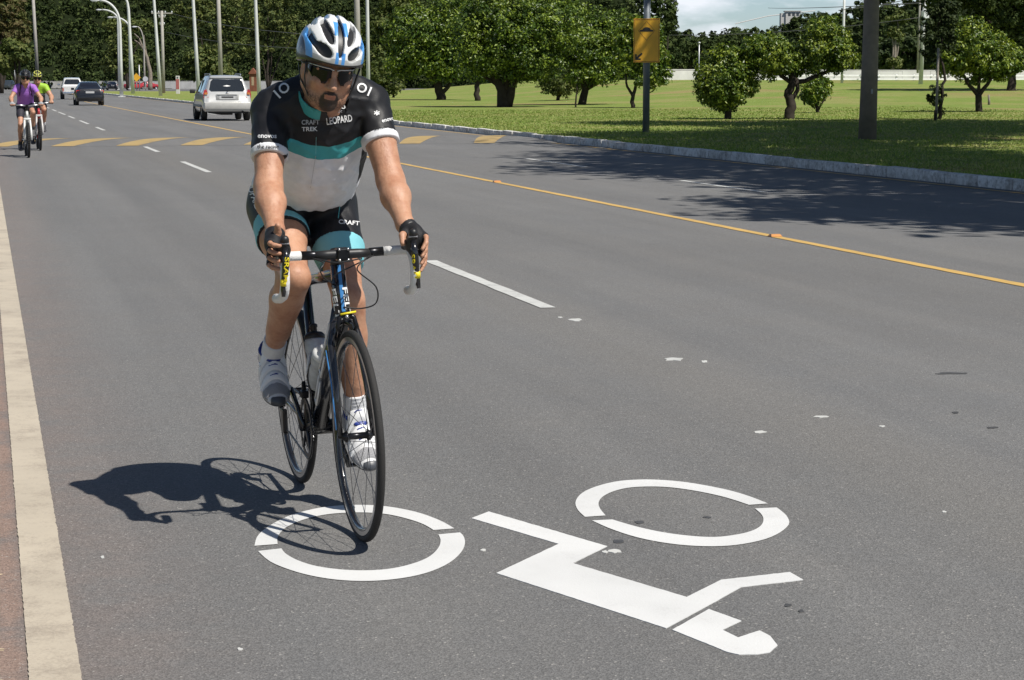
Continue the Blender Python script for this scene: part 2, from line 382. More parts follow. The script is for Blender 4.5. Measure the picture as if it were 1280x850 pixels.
# the painted bicycle symbol (traced corners are points on the road plane)
Z = lambda pts, k, ox, oy: [(ox+x/k, oy+y/k) for x, y in pts]
def onroad(pp): return [tuple(gnd(x, y)[:2]) for x, y in pp]
sym = empty('bicycle_symbol', tuple(gnd(700, 690))); symloc = np.array(sym.location)
tag(sym, 'fresh white painted bicycle and rider symbol on the asphalt in front', 'road marking')
def paint(name, pp):
    q = []
    for i in range(len(pp)):                 # slightly ragged stencil edges
        a, b = np.array(pp[i], float), np.array(pp[(i+1) % len(pp)], float); n_ = max(2, int(np.linalg.norm(b-a)/5))
        for j in range(n_): q.append(tuple(a+(b-a)*j/n_+(rng.normal(0, .10, 2) if j else 0)))
    pp = q
    o = sheet(name, [(x-symloc[0], y-symloc[1]) for x, y in onroad(pp)], .0022, WPAINT, sym, .002); return o
def strip_arc(name, outer, inner, k, ox, oy):
    def dens(pts, n=40):
        P = np.array(onroad(Z(pts, k, ox, oy))); t = np.linspace(0, len(P)-1, n); q = []
        for u in t:   # Catmull-Rom through the traced points
            i = min(int(u), len(P)-2); f = u-i; p0, p1, p2, p3 = P[max(i-1, 0)], P[i], P[i+1], P[min(i+2, len(P)-1)]
            q.append(.5*((2*p1)+(-p0+p2)*f+(2*p0-5*p1+4*p2-p3)*f*f+(-p0+3*p1-3*p2+p3)*f**3))
        return q
    A, Bq = dens(outer), dens(inner[::-1]); V = []; F = []
    for a, b in zip(A, Bq): V += [(a[0]-symloc[0], a[1]-symloc[1], .0022), (b[0]-symloc[0], b[1]-symloc[1], .0022)]
    for i in range(len(A)-1): F.append((2*i, 2*i+1, 2*i+3, 2*i+2))
    return link_mesh(name, V, F, WPAINT, sym)
strip_arc('wheel_arc', [(1072, 285), (1000, 245), (900, 208), (800, 185), (700, 171), (600, 167), (500, 170), (380, 185), (250, 220), (150, 270), (90, 320), (72, 372)],
          [(188, 363), (190, 325), (230, 280), (320, 240), (430, 215), (540, 206), (650, 206), (750, 216), (850, 240), (920, 265), (968, 293)], 4, 300, 590)
strip_arc('wheel_arc', [(90, 398), (150, 450), (250, 492), (360, 522), (480, 541), (600, 548), (720, 544), (850, 527), (960, 498), (1050, 455), (1105, 405), (1125, 360), (1118, 325), (1100, 305)],
          [(992, 315), (1003, 345), (990, 385), (940, 430), (850, 465), (740, 488), (620, 495), (500, 490), (380, 473), (290, 445), (230, 412), (207, 385)], 4, 300, 590)
strip_arc('wheel_arc', [(1040, 160), (950, 125), (850, 95), (720, 68), (600, 50), (480, 41), (380, 41), (280, 50), (180, 75), (110, 108), (78, 150), (88, 190), (125, 227)],
          [(228, 220), (200, 185), (193, 155), (215, 125), (270, 98), (350, 80), (460, 75), (560, 80), (680, 97), (800, 122), (880, 145), (945, 167)], 4, 700, 590)
strip_arc('wheel_arc', [(160, 245), (250, 285), (370, 325), (500, 353), (640, 370), (780, 374), (900, 365), (1020, 340), (1100, 305), (1145, 262), (1135, 225), (1110, 200), (1083, 180)],
          [(975, 185), (1008, 215), (1017, 245), (1000, 275), (950, 300), (870, 318), (770, 328), (650, 322), (520, 305), (400, 280), (310, 255), (262, 240)], 4, 700, 590)
paint('rider_figure', [(589.4, 648.4), (611, 640), (759, 683.4), (716, 704.5), (858.4, 747), (901.4, 725.4), (987.4, 715.8), (1004, 725.4), (926.3, 734.4), (882.5, 759), (832.6, 786), (620.6, 717), (698.3, 680.5)])
paint('helmet_figure', [(840.4, 788), (886, 762), (926.7, 776.8), (903, 788), (922.6, 797.6), (949.5, 788.9), (963, 796), (971.9, 807.4), (962.4, 816), (946, 818.6), (923.8, 819), (910, 816)])
# ================================================================== VEGETATION
def leaf_mat(name, a, b_, c=None, trans=.25, rough=.45, spec=.4):
    m, nt, b = newmat(name); g = G(nt); geo = N(nt, 'ShaderNodeNewGeometry'); rnd = geo.outputs['Random Per Island']
    v, xyz = g.coord(); n1 = g.noise(.9, 4, .6, v)
    base = g.mix(rnd, a, b_)
    if c is not None: base = g.mix(g.m('MULTIPLY', g.ss(g.m('ADD', g.m('MULTIPLY', rnd, .35), n1), .62, .82), .8), base, c)
    nt.links.new(base, b.inputs['Base Color']); b.inputs['Roughness'].default_value = rough; b.inputs['Specular IOR Level'].default_value = spec
    t = N(nt, 'ShaderNodeBsdfTranslucent'); nt.links.new(g.mix(1.0, base, (1.15, 1.25, .5), 'MULTIPLY'), t.inputs[0])
    mx = N(nt, 'ShaderNodeMixShader'); mx.inputs[0].default_value = trans
    nt.links.new(b.outputs[0], mx.inputs[1]); nt.links.new(t.outputs[0], mx.inputs[2])
    nt.links.new(mx.outputs[0], nt.nodes['Material Output'].inputs[0]); return m
def bark(name, col, bscale=25): return mat(name, col, .9, var=.35, scale=6, bump=.9, bscale=bscale, spec=.2)
BARK = bark('dark bark', (.042, .034, .027)); BARKP = bark('pale bark', (.22, .19, .155))
LF_CIT = leaf_mat('glossy citrus leaves', (.042, .080, .008), (.110, .180, .016), (.26, .31, .030), .16, .40)
LF_BIG = leaf_mat('broad tree leaves', (.032, .062, .008), (.085, .148, .014), (.23, .30, .03), .12, .42)
LF_DRK = leaf_mat('dark evergreen leaves', (.020, .034, .010), (.036, .055, .016), (.05, .07, .02), .1, .6, .2)
LF_FOR = leaf_mat('forest leaves', (.022, .036, .012), (.048, .072, .021), (.075, .098, .03), .05, .8, .1)
LF_OLV = leaf_mat('olive leaves', (.055, .080, .020), (.100, .128, .034), (.15, .165, .045), .15, .6, .2)
LF_BRN = leaf_mat('bronze leaves', (.09, .075, .030), (.13, .10, .045), (.10, .12, .035), .15, .6, .2)

def leafset(C, Nn, size, asp=.5, jit=.45, out=.55):
    n = len(C); d = rng.normal(size=(n, 3)); d /= np.linalg.norm(d, axis=1)[:, None]
    nn = Nn*out+d*(1-out)+np.array([0, 0, .25]); nn /= np.linalg.norm(nn, axis=1)[:, None]
    a = rng.normal(size=(n, 3)); a -= nn*(a*nn).sum(1)[:, None]; a /= np.linalg.norm(a, axis=1)[:, None]
    b = np.cross(nn, a); s = size*(1+jit*rng.uniform(-1, 1, n))[:, None]
    V = np.stack([C-a*s*.5, C+b*s*asp*.5+nn*s*.06, C+a*s*.5, C-b*s*asp*.5+nn*s*.06], 1).reshape(-1, 3)
    return V, np.arange(4*n).reshape(n, 4)
def crown_pts(blobs, nclump, per, cr, fill=.55):
    W = np.array([b[1][0]*b[1][1]*b[1][2] for b in blobs])**.72; W /= W.sum(); Cs = []; Ns = []
    for bi, k in enumerate(rng.multinomial(nclump, W)):
        c, r = np.asarray(blobs[bi][0], float), np.asarray(blobs[bi][1], float)
        d = rng.normal(size=(k, 3)); d /= np.linalg.norm(d, axis=1)[:, None]
        rad = rng.uniform(fill**3, 1, k)**(1/3)*(1+rng.normal(0, .07, k)); cc = c+d*r*rad[:, None]
        for q, dd in zip(cc, d):
            e = rng.normal(size=(per, 3)); e /= np.linalg.norm(e, axis=1)[:, None]; rr = rng.uniform(.15, 1, per)**.5
            sz = cr*rng.uniform(.55, 1.35)
            Cs.append(q+e*rr[:, None]*sz*np.array([1, 1, .75])); Ns.append(e*.75+dd*.5)
    return np.concatenate(Cs), np.concatenate(Ns)
def crown(name, blobs, nclump, per, cr, leaf, mt, parent=None, asp=.5, fill=.55):
    C, Nn = crown_pts(blobs, nclump, per, cr, fill); Nn /= np.linalg.norm(Nn, axis=1)[:, None]+1e-9
    V, F = leafset(C, Nn, leaf, asp); return link_mesh(name, V, F, mt, parent)
def limb(m, pts, r0, r1, n=9, wob=.06):
    P = [np.asarray(p, float) for p in pts]; q = []
    for i in range(len(P)-1):
        for f in np.linspace(0, 1, 5)[:-1]: q.append(P[i]*(1-f)+P[i+1]*f)
    q.append(P[-1]); L = np.linalg.norm(P[-1]-P[0])
    for i in range(1, len(q)-1): q[i] = q[i]+rng.normal(0, wob*L*.18, 3)*[1, 1, .4]
    m.tube(q, [r0+(r1-r0)*i/(len(q)-1) for i in range(len(q))], n)
def depth_of(p): return float((np.asarray(p)-CP) @ CF)
def ground_at(px, py):                   # grass surface seen at a pixel
    p = gnd(px, py, .12)
    for _ in range(12): p = gnd(px, py, float(terr(p[0], p[1]))) if terr(p[0], p[1]) < 1.40 else p
    return p
def tree(name, base_px, blobs_px, trunk_px, label, mt, nclump, per, cr_px, leaf_px, group=None, r0px=9, barkm=None, thick=1.0, fill=.5, base=None, cat='tree'):
    b = ground_at(*base_px) if base is None else np.asarray(base, float); D = depth_of(b); k = pxm(D)
    root = empty(name, tuple(b)); tag(root, label, cat, group)
    L = lambda x, y, dz=0: at(x, y, D+dz*k)-b
    m = MB()
    for j, seg in enumerate(trunk_px):
        pts = [L(*q[:3]) if len(q) > 2 else L(*q) for q in seg[0]]
        if j == 0: pts[0] = np.array([0, 0, -.08])
        limb(m, pts, seg[1]*k/2, seg[2]*k/2)
    m.build('trunk', barkm or BARK, root, smooth=True)
    bl = [(L(x, y, dz), (rx*k, rx*k*thick, ry*k)) for x, y, dz, rx, ry in blobs_px]
    crown('crown', bl, nclump, per, cr_px*k, leaf_px*k, mt, root, fill=fill)
    return root
# --- clipped citrus trees on the lawn
tree('citrus_tree', (910, 149), [(908, 98, 0, 37, 38), (897, 112, -10, 28, 22), (922, 85, 8, 24, 22)], [([(911, 149), (910, 138), (908, 118)], 10, 7), ([(909, 135), (890, 108)], 5, 2), ([(910, 136), (930, 105)], 5, 2)],
     'low round citrus bush-tree on a short trunk, left of the forked one', LF_CIT, 560, 42, 7, 4.0, 'citrus trees on the lawn')
tree('citrus_tree', (986, 149), [(964, 72, 0, 38, 27), (945, 62, -8, 20, 18), (1030, 66, 10, 40, 28), (1030, 40, 8, 28, 20), (985, 82, 15, 22, 16), (1052, 72, -6, 22, 20)],
     [([(985, 149), (989, 134), (985, 118), (990, 105), (992, 90)], 14, 8), ([(989, 106), (1012, 99), (1038, 88), (1040, 70)], 7, 3), ([(990, 104), (968, 88), (958, 72)], 6, 3), ([(988, 128), (997, 112), (996, 98)], 6, 5)],
     'forked citrus tree with two flat leafy heads on a twisted trunk', LF_CIT, 560, 42, 7, 4.0, 'citrus trees on the lawn')
tree('citrus_tree', (1023, 141), [(1018, 116, 0, 20, 18), (1027, 108, 5, 12, 12)], [([(1024, 141), (1021, 132), (1017, 115)], 5, 3), ([(1023, 137), (1032, 122)], 3, 1.5)],
     'small citrus shrub under the long right branch of the forked tree', LF_CIT, 110, 30, 6, 4.6, 'citrus trees on the lawn')
tree('citrus_tree', (1224, 140), [(1222, 68, 0, 46, 32), (1208, 42, 0, 26, 22), (1190, 72, -10, 26, 22), (1250, 76, 8, 26, 24), (1275, 80, 10, 14, 14)],
     [([(1224, 140), (1223, 118)], 9, 8), ([(1223, 120), (1208, 102), (1200, 82)], 6, 2.5), ([(1223, 120), (1238, 100), (1246, 80)], 6, 2.5), ([(1223, 121), (1224, 92)], 5, 3)],
     'bushy citrus tree at right edge with V-shaped branches', LF_CIT, 600, 42, 7, 4.0, 'citrus trees on the lawn')
st = ground_at(1170, 151); D = depth_of(st); k = pxm(D)
yt = tree('young_tree', (1173, 149), [(1172, 40, 0, 22, 34), (1166, 66, 0, 14, 14), (1185, 20, 0, 18, 24), (1172, 118, -6, 11, 16), (1176, 135, 0, 6, 9)], [([(1175, 149), (1177, 122), (1180, 100), (1176, 60), (1175, 10)], 5, 2)],
     'thin young tree growing beside the pale stake', LF_DRK, 200, 26, 5, 4.4)
root = empty('tree_stake', tuple(st)); tag(root, 'pale wooden stake standing by the young tree', 'stake')
m = MB(); m.tube([(0, 0, -.05), (.02, 0, (150-60)*k)], [.05, .042], 8); m.build('pole', mat('pale stake wood', (.32, .28, .23), .85, var=.2), root, smooth=True)
m = MB(); m.box((-.11, -.1, 0), (-.02, -.04, .36), .01); m.build('stub', BARK, root)
s2 = ground_at(1236, 134); o = MB(); o.tube([(0, 0, -.05), (.01, 0, .28), (-.03, 0, .62)], [.07, .065, .05], 8); o = o.build('tree_stump', BARKP, None, smooth=True); o.location = s2
tag(o, 'short grey cut stump right of the V-branched citrus trunk', 'stump')
# --- big spreading trees in the middle
tree('spreading_tree', (551, 125), [(540, 55, 0, 50, 45), (515, 40, 0, 36, 34), (575, 30, 0, 48, 40), (505, 78, -10, 24, 20), (560, 84, 0, 34, 18)], [([(551, 125), (548, 108), (540, 80)], 13, 7), ([(552, 118), (565, 103), (580, 85)], 6, 3), ([(549, 112), (538, 92), (520, 70)], 6, 3)],
     'leftmost dark spreading tree with a forked trunk on the far lawn', LF_BIG, 700, 46, 11, 3.9, 'spreading trees on the lawn')
tree('spreading_tree', (630, 134), [(640, 48, 0, 62, 50), (600, 70, -12, 34, 26), (680, 36, 0, 54, 40), (640, 12, 10, 60, 34), (660, 82, 0, 46, 20), (612, 30, 10, 44, 36)], [([(629, 134), (628, 112), (612, 84)], 19, 8), ([(634, 132), (640, 106), (660, 80)], 14, 6), ([(630, 122), (634, 90), (640, 60)], 10, 6), ([(628, 110), (600, 92)], 6, 3)],
     'largest spreading tree with a thick forked black trunk on the lawn', LF_BIG, 1100, 46, 11, 4.0, 'spreading trees on the lawn')
tree('spreading_tree', (727, 131), [(735, 62, 0, 46, 38), (765, 48, 0, 34, 34), (715, 40, 0, 40, 38), (745, 90, 0, 40, 14)], [([(727, 131), (732, 108), (745, 92)], 11, 6), ([(731, 112), (760, 96), (778, 88)], 7, 3), ([(730, 110), (724, 80)], 6, 3)],
     'spreading tree with a leaning trunk between largest tree and road sign', LF_BIG, 640, 46, 11, 3.9, 'spreading trees on the lawn')
tree('small_tree', (791, 135), [(802, 72, 0, 34, 34), (818, 88, 0, 22, 22), (790, 48, 0, 24, 26), (806, 40, 0, 22, 20)], [([(790, 135), (791, 118), (800, 95)], 6, 3), ([(791, 120), (784, 108), (782, 92)], 4, 2)],
     'lighter small tree right behind the yellow hump sign', LF_CIT, 300, 30, 7.5, 4.8)
tree('shrub', (697, 126), [(700, 104, 0, 26, 16), (718, 96, 0, 14, 11)], [([(697, 126), (700, 104)], 5, 3), ([(697, 124), (716, 98)], 3, 1.5)], 'grey-green shrub under the leaning spreading tree', LF_OLV, 150, 26, 6, 4, cat='shrub')
tree('sapling', (720, 134), [(722, 96, 0, 12, 7), (735, 90, 0, 8, 5)], [([(720, 134), (721, 114), (722, 96)], 2.4, 1.4)], 'slim sapling with a pale stem under the spreading trees', LF_CIT, 40, 20, 4, 4)
tree('small_tree', (597, 126), [(598, 92, 0, 14, 10), (590, 84, 0, 12, 10)], [([(597, 126), (596, 108), (597, 92)], 8, 5)], 'stout low trunk between the two leftmost spreading trees', LF_BIG, 60, 26, 6, 4.4, 'spreading trees on the lawn')
tree('shrub', (492, 122), [(490, 104, 0, 18, 14), (478, 92, 0, 16, 18)], [([(492, 122), (490, 104)], 3, 2)], 'pale shrub at the left foot of the spreading trees', LF_OLV, 130, 26, 5, 3.6, cat='shrub')
# --- tall roadside trees beyond the right edge of the picture: they shade the verge and the far lane
def tall(name, b, blobs, label, ncl, leaf=.36):
    root = empty(name, b); tag(root, label, 'tree', 'tall roadside trees'); B_ = np.array(b)
    m = MB(); limb(m, [(0, 0, -.1), (.1, .1, 4.5), (.2, -.1, 8.5)], .32, .2, 12, .03)
    bl = []
    for c, r in blobs:
        c = np.array(c)-B_; limb(m, [(.1, 0, 5.0+rng.uniform(-.5, 1.5)), c*[.55, .55, .8], c], .13, .04, 7, .05); bl.append((c, r))
    m.build('trunk', BARK, root, smooth=True); crown('crown', bl, ncl, 30, 1.05, leaf, LF_DRK, root, .6, .25)
tall('roadside_tree', (23.5, 26, .12), [((19.2, 26, 12), (5.2, 5.5, 3)), ((19, 20.5, 11), (4, 4, 2.5)), ((20.5, 31, 12.5), (4.6, 5, 3))], 'tall roadside tree nearest the camera, beyond the right edge', 950)
tall('roadside_tree', (28.5, 39, .12), [((23.5, 38, 13), (5.5, 5.5, 3.2)), ((25, 41.5, 13.5), (5.5, 4.8, 3)), ((30, 44, 14), (5, 5, 3))], 'second tall roadside tree, beyond the right edge', 1100)
tall('roadside_tree', (36, 53, .12), [((31.5, 52, 13), (5.5, 5, 3)), ((36, 55, 14), (6, 5, 3)), ((28, 55.5, 13), (4.4, 4, 2.6)), ((33, 47, 13), (5, 5, 3))], 'third tall roadside tree, beyond the right edge', 1150)
tall('roadside_tree', (20.5, 13.5, .12), [((15.6, 15.6, 10.5), (2.9, 3.4, 2.0)), ((17.6, 12.5, 11), (3.0, 3.2, 2.0))], 'fourth roadside tree, beside the camera beyond the right edge', 330)
# --- dark tree behind the right-hand citrus
tree('evergreen_tree', (1262, 128), [(1255, 0, 0, 60, 44), (1215, -25, 0, 60, 40), (1290, 30, 0, 44, 40), (1180, -18, 0, 34, 34), (1300, -20, 0, 60, 50)], [([(1262, 128), (1264, 80), (1258, 20)], 12, 7), ([(1263, 70), (1220, 0)], 6, 3)],
     'dense dark evergreen filling the upper right corner', LF_FOR, 800, 30, 9, 5.2)
# --- distant woods: one dark mass
def forest():
    blobs = []; V = []; F = []; nb = 0
    def top(x):
        if x < 820: return -30
        return float(np.interp(x, [820, 840, 880, 905, 925, 940, 955, 985, 1010, 1045, 1075, 1110, 1300], [20, 38, 45, 40, 33, 38, 44, 26, 20, 16, 6, -20, -40]))
    Cs = []; Ns = []
    for x in np.concatenate([np.arange(-1300, -110, 15.0), np.arange(-110, 1380, 8.0), np.arange(1380, 2200, 18.0)]):
        for layer in range(5):
            D = rng.uniform(455, 560) if x < 800 else rng.uniform(330, 420); kk = pxm(D)
            tp = top(x); y = (tp+8)+(112-tp)*layer/4.6+rng.normal(0, 4)
            r = rng.uniform(11, 19); y = max(y, tp+r*.8)
            c = at(x+rng.normal(0, 6), y, D+layer*-14*.5)
            p, n_ = crown_pts([(c, (r*kk*1.15, r*kk*1.3, r*kk*.95))], 13, 26, r*kk*.34, .6); Cs.append(p); Ns.append(n_)
    C = np.concatenate(Cs); Nn = np.concatenate(Ns); Nn /= np.linalg.norm(Nn, axis=1)[:, None]
    C[:, 2] = np.maximum(C[:, 2], .2)
    V, F = leafset(C, Nn, .72, .6); o = link_mesh('distant_woods', V, F, LF_FOR); tag(o, 'dark distant wood behind the road and the lawn', 'woods', kind='stuff')
forest()
def fartree(name, blobs, label, mt, ncl, D, group='trees at the edge of the wood', per=26, leaf=.55, cr=5.0, tr=None):
    x0 = blobs[0][0]; b = gnd(x0 if tr is None else tr[0], 102+CAM_H/D*FPX); b = np.array([b[0], b[1], 0.0]); D = depth_of(b); k = pxm(D)
    root = empty(name, tuple(b)); tag(root, label, 'tree', group)
    bl = [(at(x, y, D)-b, (rx*k, rx*k, ry*k)) for x, y, rx, ry in blobs]; m = MB()
    for i, (c, r) in enumerate(bl): limb(m, [(0, 0, -.1), c*[.4, .4, .55], c], .28 if i == 0 else .14, .06, 7, .04)
    m.build('trunk', BARKP if tr else BARK, root, smooth=True); crown('crown', bl, ncl, per, cr*k, leaf, mt, root)
fartree('bronze_tree', [(2, 12, 30, 26), (22, 40, 18, 18), (-12, 45, 24, 24), (-8, -15, 30, 24)], 'bronze-green tree crown in the upper left corner', LF_BRN, 260, 250)
fartree('bright_tree', [(24, 66, 16, 13), (6, 75, 14, 14), (14, 58, 12, 10)], 'bright green tree below the bronze crown at far left', LF_OLV, 150, 230)
fartree('olive_tree', [(262, 30, 30, 26), (240, 8, 28, 22), (285, 60, 24, 18), (300, 15, 30, 26)], 'tall olive-green tree behind the thin white lamp posts', LF_OLV, 330, 330)
fartree('olive_tree', [(255, 76, 24, 16), (238, 88, 16, 12), (272, 90, 20, 12)], 'lower pale leafy tree behind the silver car', LF_OLV, 200, 290)
fartree('olive_tree', [(335, 18, 36, 26), (370, 40, 26, 24), (320, 50, 22, 20), (352, -10, 30, 20)], 'olive-green tree behind the rider\'s right shoulder', LF_OLV, 300, 340)
fartree('olive_tree', [(478, 40, 26, 30), (470, 75, 22, 22), (500, 12, 26, 24)], 'sunlit tree right behind the rider\'s helmet and posts', LF_OLV, 240, 260)
fartree('olive_tree', [(150, 62, 15, 24), (162, 82, 14, 12), (140, 78, 10, 14)], 'slender leafy tree behind the curved lamps', LF_OLV, 130, 330)
fartree('flat_tree', [(160, 32, 28, 7), (140, 30, 14, 5), (180, 30, 12, 6)], 'flat-topped pale tree layer above the curved lamps', LF_OLV, 90, 340)
fartree('pale_tree', [(1122, 22, 11, 9), (1116, 38, 7, 7), (1118, 78, 9, 6), (1124, 46, 6, 4)], 'thin pale tree right of the dark concrete pole', LF_OLV, 90, 210, tr=(1116, 0), leaf=.4)
fartree('dark_tree', [(1130, 62, 30, 22), (1105, 70, 20, 16), (1160, 66, 26, 20)], 'low dark tree behind the white rail, right of the concrete pole', LF_DRK, 220, 230)
fartree('dark_tree', [(850, 66, 26, 20), (880, 62, 24, 18), (915, 58, 30, 18), (950, 66, 28, 18)], 'long dark hedge-like tree behind the round citrus', LF_FOR, 300, 300)
fartree('dark_tree', [(830, 12, 14, 26), (822, 40, 12, 22), (838, 26, 8, 10)], 'dark conifer-like tree behind the top of the sign pole', LF_FOR, 150, 260)
# bare bleached tree at the bend
b = gnd(188, 112.5); D = depth_of(b); k = pxm(D); root = empty('bare_tree', tuple(b)); tag(root, 'bare bleached tree bending left beside the lamp posts', 'tree')
m = MB(); P = lambda x, y: at(x, y, D)-b
limb(m, [(0, 0, -.1), P(187.5, 90), P(184, 72), P(178, 58)], .42, .22, 9, .02); limb(m, [P(180, 62), P(174, 54), P(168, 50)], .2, .08, 7, .02); limb(m, [P(178, 58), P(174, 48), P(168, 42)], .2, .08, 7, .02); limb(m, [P(184, 74), P(181, 55), P(180, 44)], .14, .05, 7, .02)
m.build('trunk', BARKP, root, smooth=True)

# --- grass blades on the near verge (uncountable)
def blades():
    n = 150000; Y = 19+(rng.uniform(0, 1, n)**1.7)*75; X = 13.58+(rng.uniform(0, 1, n)**1.35)*np.minimum(6+Y*.50, 32)
    keep = (X/Y < .60); X, Y = X[keep], Y[keep]; n = len(X)
    z = terr(X, Y); h = rng.uniform(.018, .05, n)*(1+.4*np.sin(X*1.7)*np.cos(Y*1.1)); a = rng.uniform(0, 6.28, n); wv = rng.uniform(.006, .014, n)*(1+Y/40)
    l = rng.normal(0, .028, (n, 2))
    p0 = np.stack([X-np.cos(a)*wv, Y-np.sin(a)*wv, z-.01], 1); p1 = np.stack([X+np.cos(a)*wv, Y+np.sin(a)*wv, z-.01], 1); p2 = np.stack([X+l[:, 0], Y+l[:, 1], z+h], 1)
    V = np.stack([p0, p1, p2], 1).reshape(-1, 3)
    o = link_mesh('grass_blades', V, np.arange(3*n).reshape(n, 3), leaf_mat('grass blades', (.165, .24, .045), (.29, .37, .09), (.39, .38, .15), .25, .6, .2)); tag(o, 'short green grass along the kerb and lawn', 'grass', kind='stuff')
blades()

# ================================================================== POSTS, SIGNS, WALLS
GALV = mat('galvanised steel', (.52, .53, .54), .45, .5, var=.1, scale=3); WPOLE = mat('white painted pole', (.62, .63, .62), .5, var=.12, scale=2)
CONC = mat('pale concrete pole', (.36, .34, .31), .85, var=.15, scale=2, bump=.2); CONCD = mat('weathered dark concrete pole', (.21, .175, .145), .85, var=.25, scale=3, bump=.4, bscale=30)
HEAD = mat('lamp housing', (.7, .72, .74), .4, var=.05); GLASS = mat('lamp lens', (.8, .82, .84), .15, var=.03)
GREYP = mat('grey painted post', (.17, .19, .21), .5, .3, var=.12, scale=5)
def lamp(px, py, D, hgt, wpx, label, arm=None, mt=WPOLE, cat='street lamp', name='street_lamp', group='street lamps', top_px=None):
    b = at(px, py, D); b[2] = max(0.0, min(b[2], 2.0)); k = pxm(D); root = empty(name, tuple(b)); tag(root, label, cat, group)
    r = wpx*k/2; m = MB(); m.box((-r*2.2, -r*2.2, -.05), (r*2.2, r*2.2, .04), .01); m.build('base_plate', mt, root)
    lean = np.zeros(3) if top_px is None else CR*((top_px-px)*k)
    if arm is None:
        m = MB(); m.tube([(0, 0, .03), lean+[0, 0, hgt]], [r*1.15, r*.8], 12); m.build('pole', mt, root, smooth=True); return root
    ax, drop = arm      # arm reach to image left, metres ; curve height
    pts = [np.array([0, 0, .03]), lean*.5+[0, 0, (hgt-drop)*.5], lean+[0, 0, hgt-drop]]
    for t in np.linspace(.15, 1, 9): pts.append(lean+np.array([0, 0, hgt-drop])-CR*ax*(1-math.cos(t*math.pi/2))+np.array([0, 0, drop*math.sin(t*math.pi/2)]))
    m = MB(); m.tube(pts, [r*1.15, r, r*.85]+[r*.7]*9, 10); m.build('pole', mt, root, smooth=True)
    e = pts[-1]; d = -CR; m = MB(); m.tube([e, e+d*.2, e+d*.55, e+d*.9], [.07, .14, .19, .06], 12, flat=(.6, 1)); m.build('lamp_head', HEAD, root, smooth=True)
    m = MB(); m.tube([e+d*.25-[0, 0, .09], e+d*.75-[0, 0, .10]], [.12, .10], 10, flat=(.4, 1)); m.build('lens', GLASS, root, smooth=True)
    return root
lamp(152, 121, 195, 9.1, 4.2, 'curved-arm street lamp with lower head, near the kerb tip', (1.85, 2.2))
lamp(166.5, 118.5, 226, 12.2, 4.2, 'tallest curved street lamp, its head above the picture', (3.0, 2.8), top_px=163)
lamp(163.5, 111, 300, 10.4, 3.2, 'far small curved street lamp between the two nearer ones', (2.3, 1.7))
lamp(149.5, 112, 300, 11.6, 3.0, 'far curved street lamp hidden behind the lower-headed one', (2.3, 1.5))
lamp(181, 110, 330, 9.8, 2.2, 'thin distant curved lamp beside the bare tree', (1.0, 3), CONC)
lamp(201, 121.6, 190, 11, 4.0, 'white post just left of the crossarm pole', (2.2, 2), top_px=195)
lamp(249, 128, 143, 9.5, 4.4, 'white lamp post rising left of the silver car', (2.2, 2), top_px=243.5)
lamp(277, 124, 168, 11, 5.2, 'grey concrete post right above the silver car', None, CONC, 'utility pole', 'utility_pole', 'utility poles', top_px=274.5)
lamp(324.5, 133, 120, 9.0, 4.6, 'white lamp post close to the rider\'s left sleeve in view', (2.2, 2), top_px=321)
lamp(449, 140, 98, 9.5, 7.2, 'thick pale concrete pole behind the helmet', None, CONC, 'utility pole', 'utility_pole', 'utility poles', top_px=446)
lamp(461, 145, 86, 9.0, 4.4, 'slim white lamp post right of the thick pole behind helmet', (2.2, 2), top_px=460)
lamp(47.5, 106, 420, 21, 4.2, 'grey post rising beside the bronze tree at far left', None, CONC, 'utility pole', 'utility_pole', 'utility poles', top_px=44)
lamp(19, 104, 430, 3.4, 1.6, 'thin short post behind the purple-shirted cyclist', None, WPOLE, 'post', 'post', 'posts')
# dark concrete pole in front right
pb = ground_at(1084, 174); D = depth_of(pb); k = pxm(D); root = empty('utility_pole', tuple(pb)); tag(root, 'thick dark weathered concrete pole on the shaded verge', 'utility pole', 'utility poles')
m = MB(); m.tube([(0, 0, -.1), (.03, 0, 2), (.07, 0, 10)], [11.5*k, 10.0*k, 6.5*k], 20); m.build('pole', CONCD, root, smooth=True)
m = MB(); m.box((-.02, -11.6*k, 1.05), (.02, -10.2*k, 1.16), .003); m.build('number_plate', mat('chipped plate', (.35, .35, .36), .6), root)
# crossarm pole
cb = gnd(204.5, 117.8); D = depth_of(cb); k = pxm(D); root = empty('power_pole', tuple(cb)); tag(root, 'power pole with a long crossarm and insulators beyond the kerb', 'power pole', 'power poles')
m = MB(); m.tube([(0, 0, -.1), (0, 0, 103*k)], [2.3*k, 1.7*k], 10); m.build('pole', CONC, root, smooth=True)
def arm_(z, half, name='crossarm'):
    m = MB(); Rm = Matrix(((CR[0], -CR[1], 0, 0), (CR[1], CR[0], 0, 0), (0, 0, 1, 0), (0, 0, 0, 1))); m.box((-half, -.08, z-.07), (half, .08, z+.07), .01, Rm); a = m.build(name, CONC, root)
    for q in np.linspace(-.95, .95, 4):
        m = MB(); p = CR*half*q; m.lathe([(.0, 0), (.06, 0), (.09, .05), (.05, .09), (.09, .13), (.05, .18), (0, .2)], p+[0, 0, z+.07], (0, 0, 1), 8, False); m.build('insulator', HEAD, a, smooth=True)
arm_(100*k, 13*k); arm_(95.5*k, 4*k); arm_(86*k, 2.6*k)
